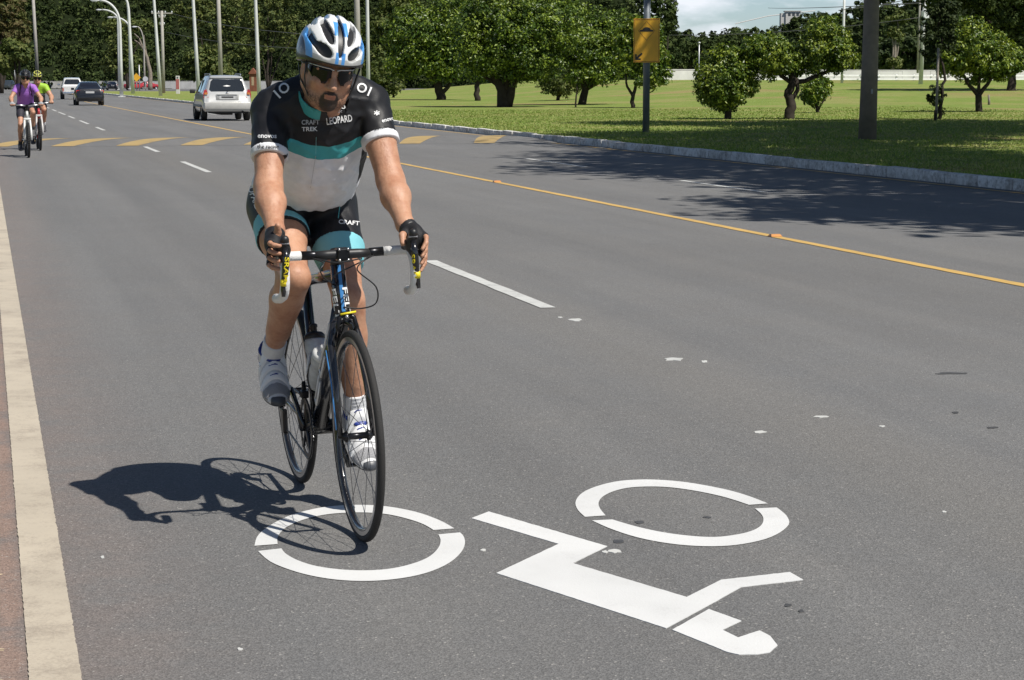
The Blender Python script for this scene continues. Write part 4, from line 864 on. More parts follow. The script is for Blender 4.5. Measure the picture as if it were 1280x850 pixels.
def road_bike(root, road=True, col=None, white=None, detail=True, WB=1.0, crank=math.atan2(-.117, .123)):
    R = .337 if road else .335; tw = .0125 if road else .026; col = col or CARB; q = 14 if detail else 8
    wheel(root, 0, R, tw, 24 if detail else 16, .024 if road else .012, not road, rearhub=True, seg=72 if detail else 40, detail=detail)
    wheel(root, WB, R, tw, 20 if detail else 16, .024 if road else .012, not road, seg=72 if detail else 40, detail=detail, spin=.1)
    BB = np.array([.41, 0, .27]); HT = np.array([.806, 0, .862]); HB = np.array([.852, 0, .71]); ST = np.array([.262, 0, .79]); e = (0, 0, 0)
    if not road: HT = np.array([.76, 0, .88]); HB = np.array([.80, 0, .76]); ST = np.array([.24, 0, .72])
    big = 1.0 if road else 1.05
    m = MB(); m.tube([HB+[-.012, 0, .012], (HB+BB)/2, BB+[.02, 0, .02]], [.030*big, .030*big, .027*big], q, flat=(1, 1.05)); m.tube([HT-[0, 0, .028], ST+[0, 0, -.03]], [.021*big, .017*big], q); m.tube([BB, ST], [.02, .0165], q)
    m.tube([HT, HB], [.0235, .0265], q+4)
    for sd in (-1, 1):
        m.tube([BB+[-.02, sd*.022, .0], (.2, sd*.042, .30), (.0, sd*.066, R)], [.013, .010, .009], 9); m.tube([ST+[0, sd*.012, -.035], (.10, sd*.045, .52), (0, sd*.066, R)], [.009, .007, .007], 9)
    m.tube([(.41, -.045, .27), (.41, .045, .27)], .026, q); fr = m.build('frame', col, root, smooth=True)
    m = MB(); ax = nrm(HT-HB); st_ = HB-ax*.012
    for sd in (-1, 1):
        if road: m.tube([st_+[0, 0, 0], st_+[.008, sd*.030, -.022], st_+[.026, sd*.046, -.08], (WB-.052, sd*.050, .50), (WB, sd*.053, R)], [.017, .017, .0155, .0125, .009], 12, flat=(1, .75))
        else: m.tube([st_+[.012, sd*.05, -.01], (WB-.03, sd*.062, .5), (WB, sd*.065, R)], [.017, .02, .02], 10)
    if not road: m.box((HB[0]-.02, -.07, HB[2]-.05), (HB[0]+.05, .07, HB[2]-.005), .012)
    m.build('fork', white if (white and not road) else col, root, smooth=True)
    # headset, stem and bars
    BC = np.array([.890, 0, .906]) if road else np.array([.80, 0, .99]); T0 = HT+ax*.022
    m = MB(); m.tube([HT, HT+ax*.03], [.0235, .019], q); m.tube([T0-ax*.006, T0+ax*.034], .0175, q); m.tube([T0+ax*.014, BC-(BC-T0-ax*.014)*.12], [.0165, .0155], q); sm = m.build('stem', BLKP, root, smooth=True)
    m = MB(); m.box(BC-[.019, .021, .021], BC+[.021, .021, .021], .006); m.build('faceplate', DKM, sm)
    if detail:
        for dy in (-.014, .014):
            for dz in (-.017, .017):
                m = MB(); m.tube([BC+[.018, dy, dz], BC+[.026, dy, dz]], .0042, 10); m.build('bolt', ALU, sm, smooth=True)
    if road:
        HWt = .205
        def barpts(sd):
            p = [(.89, sd*.0, .906), (.889, sd*.09, .907), (.887, sd*.135, .908), (.892, sd*.172, .909), (.912, sd*.196, .911), (.945, sd*HWt, .912)]
            p += [(.952+.048*math.sin(a), sd*(HWt+.006*a/3), .850+.062*math.cos(a)) for a in np.linspace(.15, 2.75, 9)]
            p += [(.93, sd*(HWt+.008), .781), (.875, sd*(HWt+.010), .776)]; return p
        m = MB(); m.tube([(.89, y, .906) for y in (-.095, -.05, 0, .05, .095)], [.0128, .0155, .0158, .0155, .0128], q)
        hbv = m.build('handlebar', BLKP, root, smooth=True)
        for sd in (-1, 1):
            P = barpts(sd); m = MB(); m.tube([(.889, sd*.085, .907)]+P[1:3], [.0125, .0145, .0145], q); m.build('bar_sleeve', DKM, hbv, smooth=True)
            m = MB(); m.tube(P[2:], [.0152]*len(P[2:]), q); m.ell(P[-1], (.012, .0155, .0155), 10, 8); m.build('bar_tape', WTAPE, hbv, smooth=True)
            # brake hood and lever
            f = Field((.88, sd*HWt-.05 if sd > 0 else -HWt-.05, .83), (1.05, (sd*HWt)+.05, 1.02), .003)
            t_ = sd*HWt; f.cone((.925, t_, .921), (.985, t_, .938), .0205, .0195, .01); f.cone((.985, t_, .938), (1.008, t_, .972), .0175, .0135, .014); f.cone((.97, t_, .925), (1.0, t_, .905), .017, .012, .012)
            hd = sdf_obj(f, 'brake_hood', BLKP, hbv)
            lp = [(1.004, t_, .945), (1.016, t_, .915), (1.014, t_+sd*.003, .88), (1.004, t_+sd*.007, .845), (1.002, t_+sd*.010, .815), (1.008, t_+sd*.012, .795)]
            m = MB(); m.tube(lp, [.0115, .012, .0115, .0105, .0095, .006], 12, flat=(.9, .95)); lv = m.build('brake_lever', CARB, hbv, smooth=True)
            m = MB(); m.tube([(1.0045, t_+sd*.007, .848), (1.003, t_+sd*.009, .828)], [.0105, .0098], 12, flat=(1.15, 1.15)); m.build('lever_band', YEL, lv, smooth=True)
            m = MB(); m.tube([(1.003, t_, .955), (1.0, t_, .966)], [.0155, .0145], 12); m.build('hood_band', GPR, lv, smooth=True)
        # cables
        def cab(P, name='cable'):
            P = [np.array(p, float) for p in P]; qd = []
            for i in range(len(P)-1):
                p0, p1, p2, p3 = P[max(i-1, 0)], P[i], P[i+1], P[min(i+2, len(P)-1)]
                for f_ in np.linspace(0, 1, 7)[:-1]: qd.append(.5*((2*p1)+(-p0+p2)*f_+(2*p0-5*p1+4*p2-p3)*f_*f_+(-p0+3*p1-3*p2+p3)*f_**3))
            qd.append(P[-1]); m = MB(); m.tube(qd, .0024, 6); m.build(name, BLKP, root, smooth=True)
        cab([(.90, -.10, .90), (.93, -.07, .885), (.945, -.085, .865), (.93, -.07, .838), (.87, -.035, .815), (.80, -.018, .80)]); cab([(.90, .09, .90), (.95, .06, .89), (.965, .03, .86), (.935, .095, .80), (.905, .10, .745), (.885, .055, .728), (.875, .0, .735)])
        cab([(.90, -.09, .898), (.94, -.03, .885), (.95, .05, .895)]); cab([(.90, .10, .898), (.94, .03, .875), (.90, -.03, .84), (.85, -.03, .80)])
        # brakes
        for s0, z0, d in ((.905, .705, 1), (.085, .63, -1)):
            m = MB()
            for sd in (-1, 1): m.tube([(s0, 0, z0+.012), (s0+.008*d, sd*.024, z0), (s0+.012*d, sd*.032, z0-.03), (s0+.012*d, sd*.020, z0-.048)], [.008, .008, .007, .005], 8)
            bc = m.build('brake_caliper', DKM, root, smooth=True); m = MB(); m.tube([(s0+.014*d, -.02, z0+.012), (s0+.014*d, .03, z0+.018)], .0035, 8); m.build('caliper_arm', YEL if d > 0 else ALU, bc, smooth=True)
            m = MB(); m.tube([(s0+.02*d, 0, z0+.004), (s0+.0*d, 0, z0+.004)], .006, 10); m.build('caliper_bolt', ALU, bc, smooth=True)
    else:
        m = MB(); m.tube([(.80, 0, .99), (.79, .15, 1.0), (.76, .31, 1.005)], .0135, q); m.tube([(.80, 0, .99), (.79, -.15, 1.0), (.76, -.31, 1.005)], .0135, q); hbv = m.build('handlebar', ALU, root, smooth=True)
        for sd in (-1, 1):
            m = MB(); m.tube([(.773, sd*.235, 1.003), (.758, sd*.315, 1.006)], .017, q); m.build('grip', BLKP, hbv, smooth=True); m = MB(); m.tube([(.79, sd*.2, .99), (.84, sd*.22, .985), (.835, sd*.30, .98)], .006, 7); m.build('brake_lever', BLKP, hbv, smooth=True)
    # saddle and post
    SZ = .985 if road else .93; m = MB(); m.tube([ST, (ST[0]-.035, 0, SZ-.035)], .0145, q); m.build('seatpost', DKM, root, smooth=True)
    f = Field((.06, -.09, SZ-.08), (.40, .09, SZ+.05), .005); f.ell((.15, 0, SZ-.012), (.09, .072, .026), k=.02).cone((.17, 0, SZ-.008), (.35, 0, SZ-.012), .030, .017, .05); sdf_obj(f, 'saddle', BLKP, root)
    # drivetrain
    cr_ = np.array([math.cos(crank), math.sin(crank)])*.1715; dr = empty('crankset'); dr.parent = root; yc = -.048
    for r_, y in ((.105 if road else .085, yc), (.078, yc+.008)):
        m = MB(); n = 50 if r_ > .1 else 39; pr = []
        V = []; F = []
        for i in range(2*n):
            a = math.pi*i/n; rr = r_+(.0035 if i % 2 else -.0025)
            for yy in (y-.0015, y+.0015): V += [(.41+rr*math.cos(a), yy, .27+rr*math.sin(a)), (.41+(r_-.018)*math.cos(a), yy, .27+(r_-.018)*math.sin(a))]
        for i in range(2*n):
            j = (i+1) % (2*n); a, b = 4*i, 4*j; F += [(a, b, b+1, a+1), (a+2, a+3, b+3, b+2), (a, a+2, b+2, b), (a+1, b+1, b+3, a+3)]
        m.add(V, F)
        for i in range(5):
            a = i*2*math.pi/5+.3; m.tube([(.41, y, .27), (.41+(r_-.014)*math.cos(a), y, .27+(r_-.014)*math.sin(a))], [.016, .009], 7, flat=(1, .35))
        m.build('chainring', DKM if r_ > .1 else ALU, dr)
    for sd, d in ((1, 1), (-1, -1)):
        y0 = sd*.058; e_ = np.array([.41+d*cr_[0], sd*.070, .27+d*cr_[1]]); m = MB(); m.tube([(.41, y0, .27), (.41+d*cr_[0]*.5, sd*.062, .27+d*cr_[1]*.5), e_], [.019, .013, .014], 12, flat=(1, .65)); m.build('crank_arm', CARB, dr, smooth=True)
        m = MB(); m.tube([e_, e_+[0, sd*.055, 0]], .007, 8); m.box(e_+[-.035, sd*.055-.028, -.009], e_+[.035, sd*.055+.028, .009], .006); m.build('pedal', BLKP, root, smooth=False)
    m = MB(); y = yc; cp = []
    for a in np.linspace(math.radians(80), math.radians(-88), 16): cp.append((.41+.1055*math.cos(a), y, .27+.1055*math.sin(a)))
    cp += [(.10, y-.002, .205), (.03, y-.004, .20), (.045, y-.004, .235), (.03, y-.004, .275)]
    for a in np.linspace(math.radians(-60), math.radians(-265), 10): cp.append((0+.048*math.cos(a), y-.004, R+.048*math.sin(a)))
    m.tube(cp, .0042, 6, closed=True, flat=(1, .8)); m.build('chain', DKM, dr, smooth=True)
    m = MB(); m.box((.0, -.062, .19), (.055, -.044, .28), .006); m.tube([(0, -.066, R-.02), (.02, -.058, .285)], .010, 8)
    for p in ((.035, -.053, .275), (.03, -.053, .205)): m.lathe([(.004, -.004), (.021, -.004), (.021, .004), (.004, .004)], p, (0, 1, 0), 16)
    m.build('rear_derailleur', DKM, root)
    if road: m = MB(); m.box((.385, -.062, .375), (.425, -.036, .40), .004); m.tube([(.36, -.04, .42), (.40, -.048, .395)], .008, 8); m.build('front_derailleur', DKM, root)
    return dict(frame=fr, BB=BB, HT=HT, HB=HB, ST=ST)
# ================================================================== RIDERS
def helmet(root, Hc, HR, shellm, vox=.0035, simple=False):
    hl = lambda P: P                                             # fields are built in head space, then turned
    def place(V): return np.asarray(Hc)+V@HR
    c = np.array([-.012, 0, .050]); r = np.array([.150, .107, .125])
    def ellf(P, inf=0.0):
        q = (P-c); rr = r+inf; k0 = np.sqrt(((q/rr)**2).sum(-1)); k1 = np.sqrt(((q/(rr*rr))**2).sum(-1))+1e-6; return k0*(k0-1)/k1
    def brim(P): return (.043-.30*np.maximum(.10-P[..., 0], 0)*.8+.0*P[..., 2]-.55*np.maximum(np.abs(P[..., 1])-.07, 0)*0)-P[..., 2]
    lo, hi = (-.18, -.12, -.06), (.16, .12, .19)
    f = Field(lo, hi, vox); f.fn(lambda P: np.maximum(ellf(P, -.016), brim(P)-.003), lo, hi)
    V, Q = f.mesh(); rt = link_mesh('helmet', place(relax(V, Q, 1)), Q, BLKP, root, True)
    def vents(P):
        y = np.abs(P[..., 1]); z = P[..., 2]; x = P[..., 0]; d = np.full(y.shape, 1.0)
        for cy0, cz, a, b, rot in [(0, .120, .0105, .054, 0), (.0385, .134, .0150, .034, .42), (.0500, .083, .029, .0180, .55), (.083, .106, .0095, .028, .50)]:
            dy, dz = y-cy0, z-cz; cr, sr = math.cos(rot), math.sin(rot); u = dy*cr-dz*sr if a < b else dy*cr+dz*sr; v = dy*sr+dz*cr if a < b else -dy*sr+dz*cr
            e = (np.sqrt((u/a)**2+(v/b)**2)-1)*min(a, b); d = np.minimum(d, e)
        d = np.maximum(d, .0-x) if True else d
        # long slots over the crown and rear
        for cy0, w_ in ((0, .010), (.034, .013), (.068, .011)):
            e = np.maximum(np.abs(y-cy0)-w_*np.sqrt(np.clip(1-((x+.075)/.085)**2, 0, 1)), np.abs(x+.075)-.085); d = np.minimum(d, e)
        return d
    f = Field(lo, hi, vox); f.fn(lambda P: np.maximum(np.maximum(np.maximum(ellf(P), -ellf(P, -.020)), brim(P)), -vents(P)), lo, hi)
    V, Q = f.mesh(); V = relax(V, Q, 1); o = link_mesh('helmet_shell', place(V), Q, shellm, rt, True)
    a = o.data.color_attributes.new('mask', 'FLOAT_COLOR', 'POINT'); cc = np.ones((len(V), 4), np.float32); cc[:, :3] = V*4+.5; a.data.foreach_set('color', cc.ravel())
    H = lambda x, y, z: np.asarray(Hc)+np.array([x, y, z])@HR
    if not simple:
        m = MB()
        for sd in (-1, 1):
            m.tube([H(.055, sd*.088, .03), H(.045, sd*.083, -.02), H(.05, sd*.074, -.06), H(.058, sd*.05, -.098), H(.06, 0, -.122)], .0042, 7, flat=(1, .5)); m.tube([H(-.04, sd*.09, .0), H(.0, sd*.085, -.04), H(.05, sd*.074, -.06)], .0036, 7, flat=(1, .5))
        m.build('chin_strap', BLKP, rt, smooth=True)
    return rt
def helmet_mat(name, main, accent, low, side_black=True):
    m, nt, b = newmat(name); g = G(nt); a = N(nt, 'ShaderNodeAttribute'); a.attribute_name = 'mask'; s_ = N(nt, 'ShaderNodeSeparateColor'); nt.links.new(a.outputs['Color'], s_.inputs[0])
    X = g.m('MULTIPLY', g.m('SUBTRACT', s_.outputs[0], .5), .25); Y = g.m('ABSOLUTE', g.m('MULTIPLY', g.m('SUBTRACT', s_.outputs[1], .5), .25)); Z_ = g.m('MULTIPLY', g.m('SUBTRACT', s_.outputs[2], .5), .25)
    hard = lambda x, e0, w_=.0012: g.ss(x, e0-w_, e0+w_); inv = lambda x: g.m('SUBTRACT', 1.0, x); mul = lambda a_, b_: g.m('MULTIPLY', a_, b_)
    base = g.mix(hard(Z_, .066), low, main)
    b1 = mul(mul(hard(Y, .0045), inv(hard(Y, .0155))), mul(hard(Z_, .050), inv(hard(Z_, .086)))); base = g.mix(b1, base, accent)
    b2 = mul(mul(hard(Y, .0075), inv(hard(Y, .022))), mul(hard(Z_, .132), inv(hard(Z_, .165)))); base = g.mix(b2, base, accent)
    lim = g.m('ADD', .079, g.m('MULTIPLY', g.m('SUBTRACT', Z_, .05), .10)); d = g.m('SUBTRACT', Y, lim)
    base = g.mix(mul(hard(d, 0), inv(hard(d, .016))), base, accent)
    if side_black: base = g.mix(mul(hard(d, .016), inv(hard(Z_, .105))), base, (.014, .014, .015))
    base = g.mix(inv(hard(X, -.03)), base, g.mix(hard(Y, .05), base, (.02, .02, .022)))
    base = g.mix(mul(inv(hard(Z_, .050)), 1.0), base, (.016, .016, .017))
    nt.links.new(base, b.inputs['Base Color']); b.inputs['Roughness'].default_value = .28; b.inputs['Coat Weight'].default_value = .3; return m
def glasses(root, Hc, HR, frame=SILV):
    H = lambda x, y, z: np.asarray(Hc)+np.array([x, y, z])@HR; rt = None
    for sd in (-1, 1):
        V = []; F = []; na, nz_ = 14, 7
        for th in (0, .0025):
            for i in range(na):
                t = i/(na-1); a = math.radians(7+60*t); rad = .099+th-.006*t
                zh = .024-.004*t+.002*math.sin(3*t); zl = (-.004 if t < .12 else -.021+.026*max(0, (t-.45)/.55)**1.6)-.006*math.sin(math.pi*min(1, t*1.3))
                for j in range(nz_): z = zl+(zh-zl)*j/(nz_-1); V.append(H(-.004+rad*math.cos(a)*1.06, sd*rad*math.sin(a)*.86, z))
        n1 = na*nz_
        for i in range(na-1):
            for j in range(nz_-1):
                a = i*nz_+j; F += [(a, a+1, a+nz_+1, a+nz_), (n1+a, n1+a+nz_, n1+a+nz_+1, n1+a+1)]
        edge = [i*nz_ for i in range(na)]+[(na-1)*nz_+j for j in range(1, nz_)]+[i*nz_+nz_-1 for i in range(na-2, -1, -1)]+[j for j in range(nz_-2, 0, -1)]
        for i in range(len(edge)): a, b = edge[i], edge[(i+1) % len(edge)]; F.append((a, b, b+n1, a+n1))
        m = MB(); m.add(V, F)
        if rt is None: rt = m.build('sunglasses', LENS, root, smooth=True)
        else: m.build('lens', LENS, rt, smooth=True)
        m = MB(); P = [H(-.004+(.1015-.006*t)*math.cos(math.radians(3+64*t))*1.06, sd*(.1015-.006*t)*math.sin(math.radians(3+64*t))*.86, .0255-.004*t+.002*math.sin(3*t)-(.004 if t == 0 else 0)) for t in np.linspace(0, 1, 9)]
        m.tube(P, .0024, 7); m.build('brow_bar', frame, rt, smooth=True)
        m = MB(); m.tube([P[-1], H(.0, sd*.083, .012), H(-.03, sd*.083, .008)], [.004, .0035, .003], 7); m.build('temple_arm', BLKP, rt, smooth=True)
    return rt

def make_rider(root, J, S, vox=.005, fine=True):
    J = {k: (np.asarray(v, float) if not isinstance(v, (list, dict)) else v) for k, v in J.items()}; Hc, HR = J['Hc'], J['HR']
    H = lambda x, y, z: Hc+np.array([x, y, z])@HR
    fat = S.get('fat', 1.0); sides = (('R', -1), ('L', 1))
    def torso(f, inf=0., k=.05):
        for c, r, R in J['torso']: f.ell(c, np.asarray(r)+inf, R, k=k)
        f.cone(J['shR'], J['shL'], .058*fat+inf, .058*fat+inf, .05); [f.cone(J['neck0']+[-.01, 0, S.get('trap', 0)], J['sh'+q_]*.75+J['neck0']*.25+[0, 0, S.get('trap', 0)*.5], .060+inf, .056+inf, .035) for q_ in 'RL']
    def uparm(f, q, inf=0., cuts=(), end=1.0):
        s, e = J['sh'+q], J['el'+q]; f.cone(s, s+(e-s)*.5, .058*fat+inf, .054*fat+inf, .02, cuts=cuts)
        f.cone(s+(e-s)*.48, e if end >= 1 else s+(e-s)*min(1, end+.2), .054*fat+inf, .044*fat+inf if end >= 1 else .05*fat+inf, .006, cuts=cuts)
    def thigh(f, q, inf=0., cuts=(), k=.03):
        h, n_ = J['hip'+q], J['kn'+q]; m = h+(n_-h)*.45; f.cone(h, m, .098*fat+inf, .082*fat+inf, k, cuts=cuts); f.cone(m, n_, .082*fat+inf, .055*fat+inf, k, cuts=cuts)
    # ---------------- body (one continuous skin)
    allp = np.array([J[k] for k in ('hipR', 'hipL', 'knR', 'knL', 'anR', 'anL', 'shR', 'shL', 'elR', 'elL', 'wrR', 'wrL')]+[Hc, H(0, 0, .14)]); lo = allp.min(0)-.15; hi = allp.max(0)+[.16, .12, .05]
    f = Field(lo, hi, vox); torso(f, -.004)
    for q, sd in sides:
        uparm(f, q); e, w_ = J['el'+q], J['wr'+q]; ad = nrm(w_-e)
        f.cone(e, e+(w_-e)*.35, .043*fat, .0465*fat, .03); f.cone(e+(w_-e)*.35, w_, .046*fat, .028*fat, .03)
        thigh(f, q, -.004); n_, a = J['kn'+q], J['an'+q]; bk = nrm(np.cross(np.array([0, 1, 0]), a-n_)); 
        if bk[0] > 0: bk = -bk
        f.cone(n_, a, .052*fat, .034*fat, .03); m = n_+(a-n_)*.30+bk*.016; f.cone(n_+(a-n_)*.12+bk*.006, m, .048*fat, .052*fat, .03); f.cone(m, n_+(a-n_)*.68, .052*fat, .036*fat, .03)
        kc = n_+nrm(n_-(J['hip'+q]+a)/2)*.022; f.ell(kc, (.036, .034, .040), k=.025)          # kneecap
        ft = J['foot'+q]; f.cone(a, a+ft['fd']*.09-ft['up']*.05, .029, .020, .015); f.cone(a, a-ft['fd']*.015-ft['up']*.04, .030, .025, .015)
        hd = J['hand'+q]
        f.cone(w_, hd['palm'], .0275, .026, .02); f.ell(hd['palm'], hd['pr'], hd.get('R'), k=.015)
        for fi in hd['fingers']:
            for i in range(len(fi)-1): f.cone(fi[i], fi[i+1], hd['fr']*(1-.07*i), hd['fr']*(1-.07*(i+1)), .004)
        th = hd['thumb']
        for i in range(len(th)-1): f.cone(th[i], th[i+1], .0125-.0012*i, .0115-.0012*i, .006)
    # head
    f.cone(J['neck0']-[0, 0, .02], H(-.02, 0, -.04), .062, .055, .03)
    f.ell(H(-.012, 0, .030), (.098, .074, .105), HR, k=.02); f.ell(H(.026, 0, -.045), (.064, .061, .078), HR, k=.035); f.ell(H(.048, 0, -.095), (.036, .034, .026), HR, k=.03)
    f.cone(H(.05, -.04, -.085), H(.0, -.06, -.05), .02, .022, .03); f.cone(H(.05, .04, -.085), H(.0, .06, -.05), .02, .022, .03)
    if fine:
        f.cone(H(.086, 0, .004), H(.108, 0, -.034), .009, .0135, .014); f.ell(H(.094, .013, -.038), (.012, .009, .008), HR, k=.008); f.ell(H(.094, -.013, -.038), (.012, .009, .008), HR, k=.008)
        for sd in (-1, 1):
            f.cone(H(.088, sd*.012, .016), H(.072, sd*.046, .016), .011, .011, .014); f.ell(H(.066, sd*.042, -.026), (.024, .022, .02), HR, k=.02); f.ell(H(.078, sd*.032, -.002), (.012, .016, .010), HR, k=.012, op='s')
            f.ell(H(-.005, sd*.078, -.008), (.020, .010, .032), HR, k=.008); f.ell(H(.002, sd*.088, -.004), (.009, .006, .016), HR, k=.006, op='s')
        f.ell(H(.085, 0, -.061), (.0155, .024, .0065), HR, k=.008); f.ell(H(.083, 0, -.0745), (.0155, .021, .008), HR, k=.008); f.ell(H(.102, 0, -.0668), (.010, .022, .0016), HR, k=.003, op='s'); f.ell(H(.075, 0, -.100), (.018, .020, .014), HR, k=.015)
    else: f.cone(H(.08, 0, .0), H(.102, 0, -.03), .010, .013, .01)
    def masks(V):
        L = (V-Hc)@HR.T; x, y, z = L[:, 0], np.abs(L[:, 1]), L[:, 2]; near = (np.abs(L) < [.15, .12, .17]).all(1)
        sm = lambda v, a, b: np.clip((v-a)/(b-a), 0, 1)
        yy = y*1.0+.35*np.maximum(0, -.075-z)*0+.25*np.maximum(0, z+.062); ee = np.sqrt((y/(.037+.10*np.clip(-.055-z, 0, .02)*0))**2+((z+.085)/.043)**2); beard = sm(x, .045, .065)*(1-sm(ee, .72, 1.1)); lips = (1-sm(y, .015, .021))*sm(-z, .0595, .0615)*(1-sm(-z, .074, .077))*sm(x, .08, .085)
        muz = beard*(1-lips); jaw = .52*sm(x, -.01, .01)*sm(-z, .045, .075)*(1-sm(-z, .11, .125)); hair = sm(-x, -.010, .012)*sm(z, -.045, -.02)*(y < .078); side = sm(-x, -.032, -.020)*sm(z, -.03, -.01)*sm(y, .05, .06)*(y < .077)
        r = np.maximum.reduce([muz*.88, jaw*(1-lips), hair, side*.8])*near*S.get('beard', 1.0); return np.stack([r, lips*near, 0*r], 1)
    body = sdf_obj(f, 'body', S['skin'], root, 2, masks)
    # ---------------- jersey
    f = Field(np.minimum(J['hipR'], J['hipL'])-[.25, .25, .15], np.maximum(J['shR'], J['shL'])+[.25, .2, .14], vox)
    torso(f, .006)
    SE_ = S.get('sleeve', .62); SE_ = SE_ if isinstance(SE_, dict) else dict(R=SE_, L=SE_)
    for q, sd in sides:
        s, e = J['sh'+q], J['el'+q]; SE = SE_[q]; p = s+(e-s)*SE; uparm(f, q, .0060, cuts=[(p, e-s)], end=SE)
    f.cut(*J['hem']); f.cut(*J['neckcut'])
    wamp = S.get('wrinkle', .0035)
    def folds(P):
        a = P[..., 0]*70+P[..., 2]*46-np.abs(P[..., 1]-.02)*64+3.2*wob(P, 11, .7); b2 = P[..., 2]*95+np.abs(P[..., 1])*40+2.6*wob(P, 13, 2.1)
        am = np.where(np.abs(P[..., 1]-.02) < .15, 1.0, .4)
        return am*(.0070*(1-np.abs(np.sin(a*.5)))**3*np.clip(wob(P, 10, 3.3)+.35, 0, 1)+.0055*(1-np.abs(np.sin(b2*.5)))**3*np.clip(wob(P, 12, 5.1)+.2, 0, 1))
    f.warp(lambda P: (-folds(P) if fine else 0*P[..., 0])+wamp*wob(P*np.array([1, .8, 1.2]), 46, 1.3)*(.6+.6*wob(P, 9, .4))+.002*wob(P, 90, 2.))
    jer = sdf_obj(f, 'jersey', S['jersey'], root, 1)
    if S.get('cuff') is not None:
        for q, sd in sides:
            SE = SE_[q]; s, e = J['sh'+q], J['el'+q]; p = s+(e-s)*(SE+.01); p0 = s+(e-s)*(SE-.085); f = Field(np.minimum(s, e)-.1, np.maximum(s, e)+.1, vox)
            uparm(f, q, .0102, end=SE); f.cut(p, e-s); f.cut(p0, s-e); sdf_obj(f, 'sleeve_cuff', S['cuff'], jer)
    if S.get('collar') is not None:
        f = Field(J['neck0']-.14, J['neck0']+.16, .004); ax = nrm(H(-.02, 0, -.04)-J['neck0']); a, b = J['neck0']+ax*.012, J['neck0']+ax*.062
        f.cone(a-ax*.03, b+ax*.03, .092, .080, .0, cuts=[(b, ax), (a, -ax)]); f.cone(a-ax*.06, b+ax*.08, .085, .072, 0, 's'); f.ell(J['neck0']+[.085, .03, .02], (.06, .045, .10), k=0, op='s'); sdf_obj(f, 'collar', S['collar'], jer)
    # ---------------- shorts
    f = Field(np.minimum.reduce([J['hipR'], J['hipL'], J['knR'], J['knL']])-[.25, .15, .1], np.maximum.reduce([J['hipR'], J['hipL'], J['knR'], J['knL']])+[.15, .18, .2], vox)
    for c, r, R in J['torso'][:2]: f.ell(c, np.asarray(r)+.003, R, k=.04)
    HE = S.get('leg', dict(R=.62, L=.62))
    if not isinstance(HE, dict): HE = dict(R=HE, L=HE)
    for q, sd in sides:
        h, n_ = J['hip'+q], J['kn'+q]; p = h+(n_-h)*HE[q]; thigh(f, q, .004, cuts=[(p, n_-h)], k=.03)
    f.cut(J['waist'][0], J['waist'][1]); f.warp(lambda P: .0016*wob(P, 60, 2.)*(.5+wob(P, 14, 1.)))
    sho = sdf_obj(f, 'shorts', S['shorts'], root, 1)
    if S.get('band') is not None:
        for q, sd in sides:
            h, n_ = J['hip'+q], J['kn'+q]; p = h+(n_-h)*(HE[q]+.01); p0 = h+(n_-h)*(HE[q]-S.get('bandw', .18)); f = Field(np.minimum(h, n_)-.12, np.maximum(h, n_)+.12, vox); thigh(f, q, .0062); f.cut(p, n_-h); f.cut(p0, h-n_); sdf_obj(f, 'leg_band', S['band'], sho)
    # ---------------- socks, shoes
    shoes = {}
    for q, sd in sides:
        n_, a = J['kn'+q], J['an'+q]; ft = J['foot'+q]; fd, up = ft['fd'], ft['up']; lat = np.cross(up, fd); d = nrm(n_-a)
        f = Field(a-.14, a+.22, min(vox, .004) if fine else vox); f.cone(a-up*.03, a+d*.085, .040, .041, .01, cuts=[(a+d*S.get('sock', .085), d)]); f.warp(lambda P: .0012*np.sin((P@d)*500)); sdf_obj(f, 'sock', S['sockm'], root)
        T = lambda x, y, z: a+fd*x+lat*(y*1.0)+up*z
        def shoe(f, inf=0., cuts=()):
            kw = dict(k=.025)
            f.cone(T(-.030, 0, -.052), T(.05, 0, -.058), .034+inf, .036+inf, **kw); f.cone(T(.04, 0, -.05), T(.13, .0, -.068), .038+inf, .034+inf, **kw); f.ell(T(.132, 0, -.070), np.array([.070, .047, .027])+inf, np.array([fd, lat, up]), **kw)
            f.cone(T(-.022, 0, -.045), T(-.005, 0, .012), .036+inf, .040+inf, **kw); f.cone(T(.0, 0, -.01), T(.08, 0, -.050), .040+inf, .036+inf, **kw)
            for c_ in cuts: f.cut(*c_)
        lo_, hi_ = a-.22, a+.26; sp = (T(0, 0, -.092), -up)
        vx = .0035 if fine else vox
        f = Field(lo_, hi_, vx); shoe(f, 0, [(T(0, 0, .012), up*1.0), (T(0, 0, -.084), -up)]); sh = sdf_obj(f, 'shoe', S['shoe'], root); shoes[q] = sh
        f = Field(lo_, hi_, vx); shoe(f, .0025, [(T(0, 0, -.080), up), (T(0, 0, -.094), -up)]); sdf_obj(f, 'sole', S['sole'], sh)
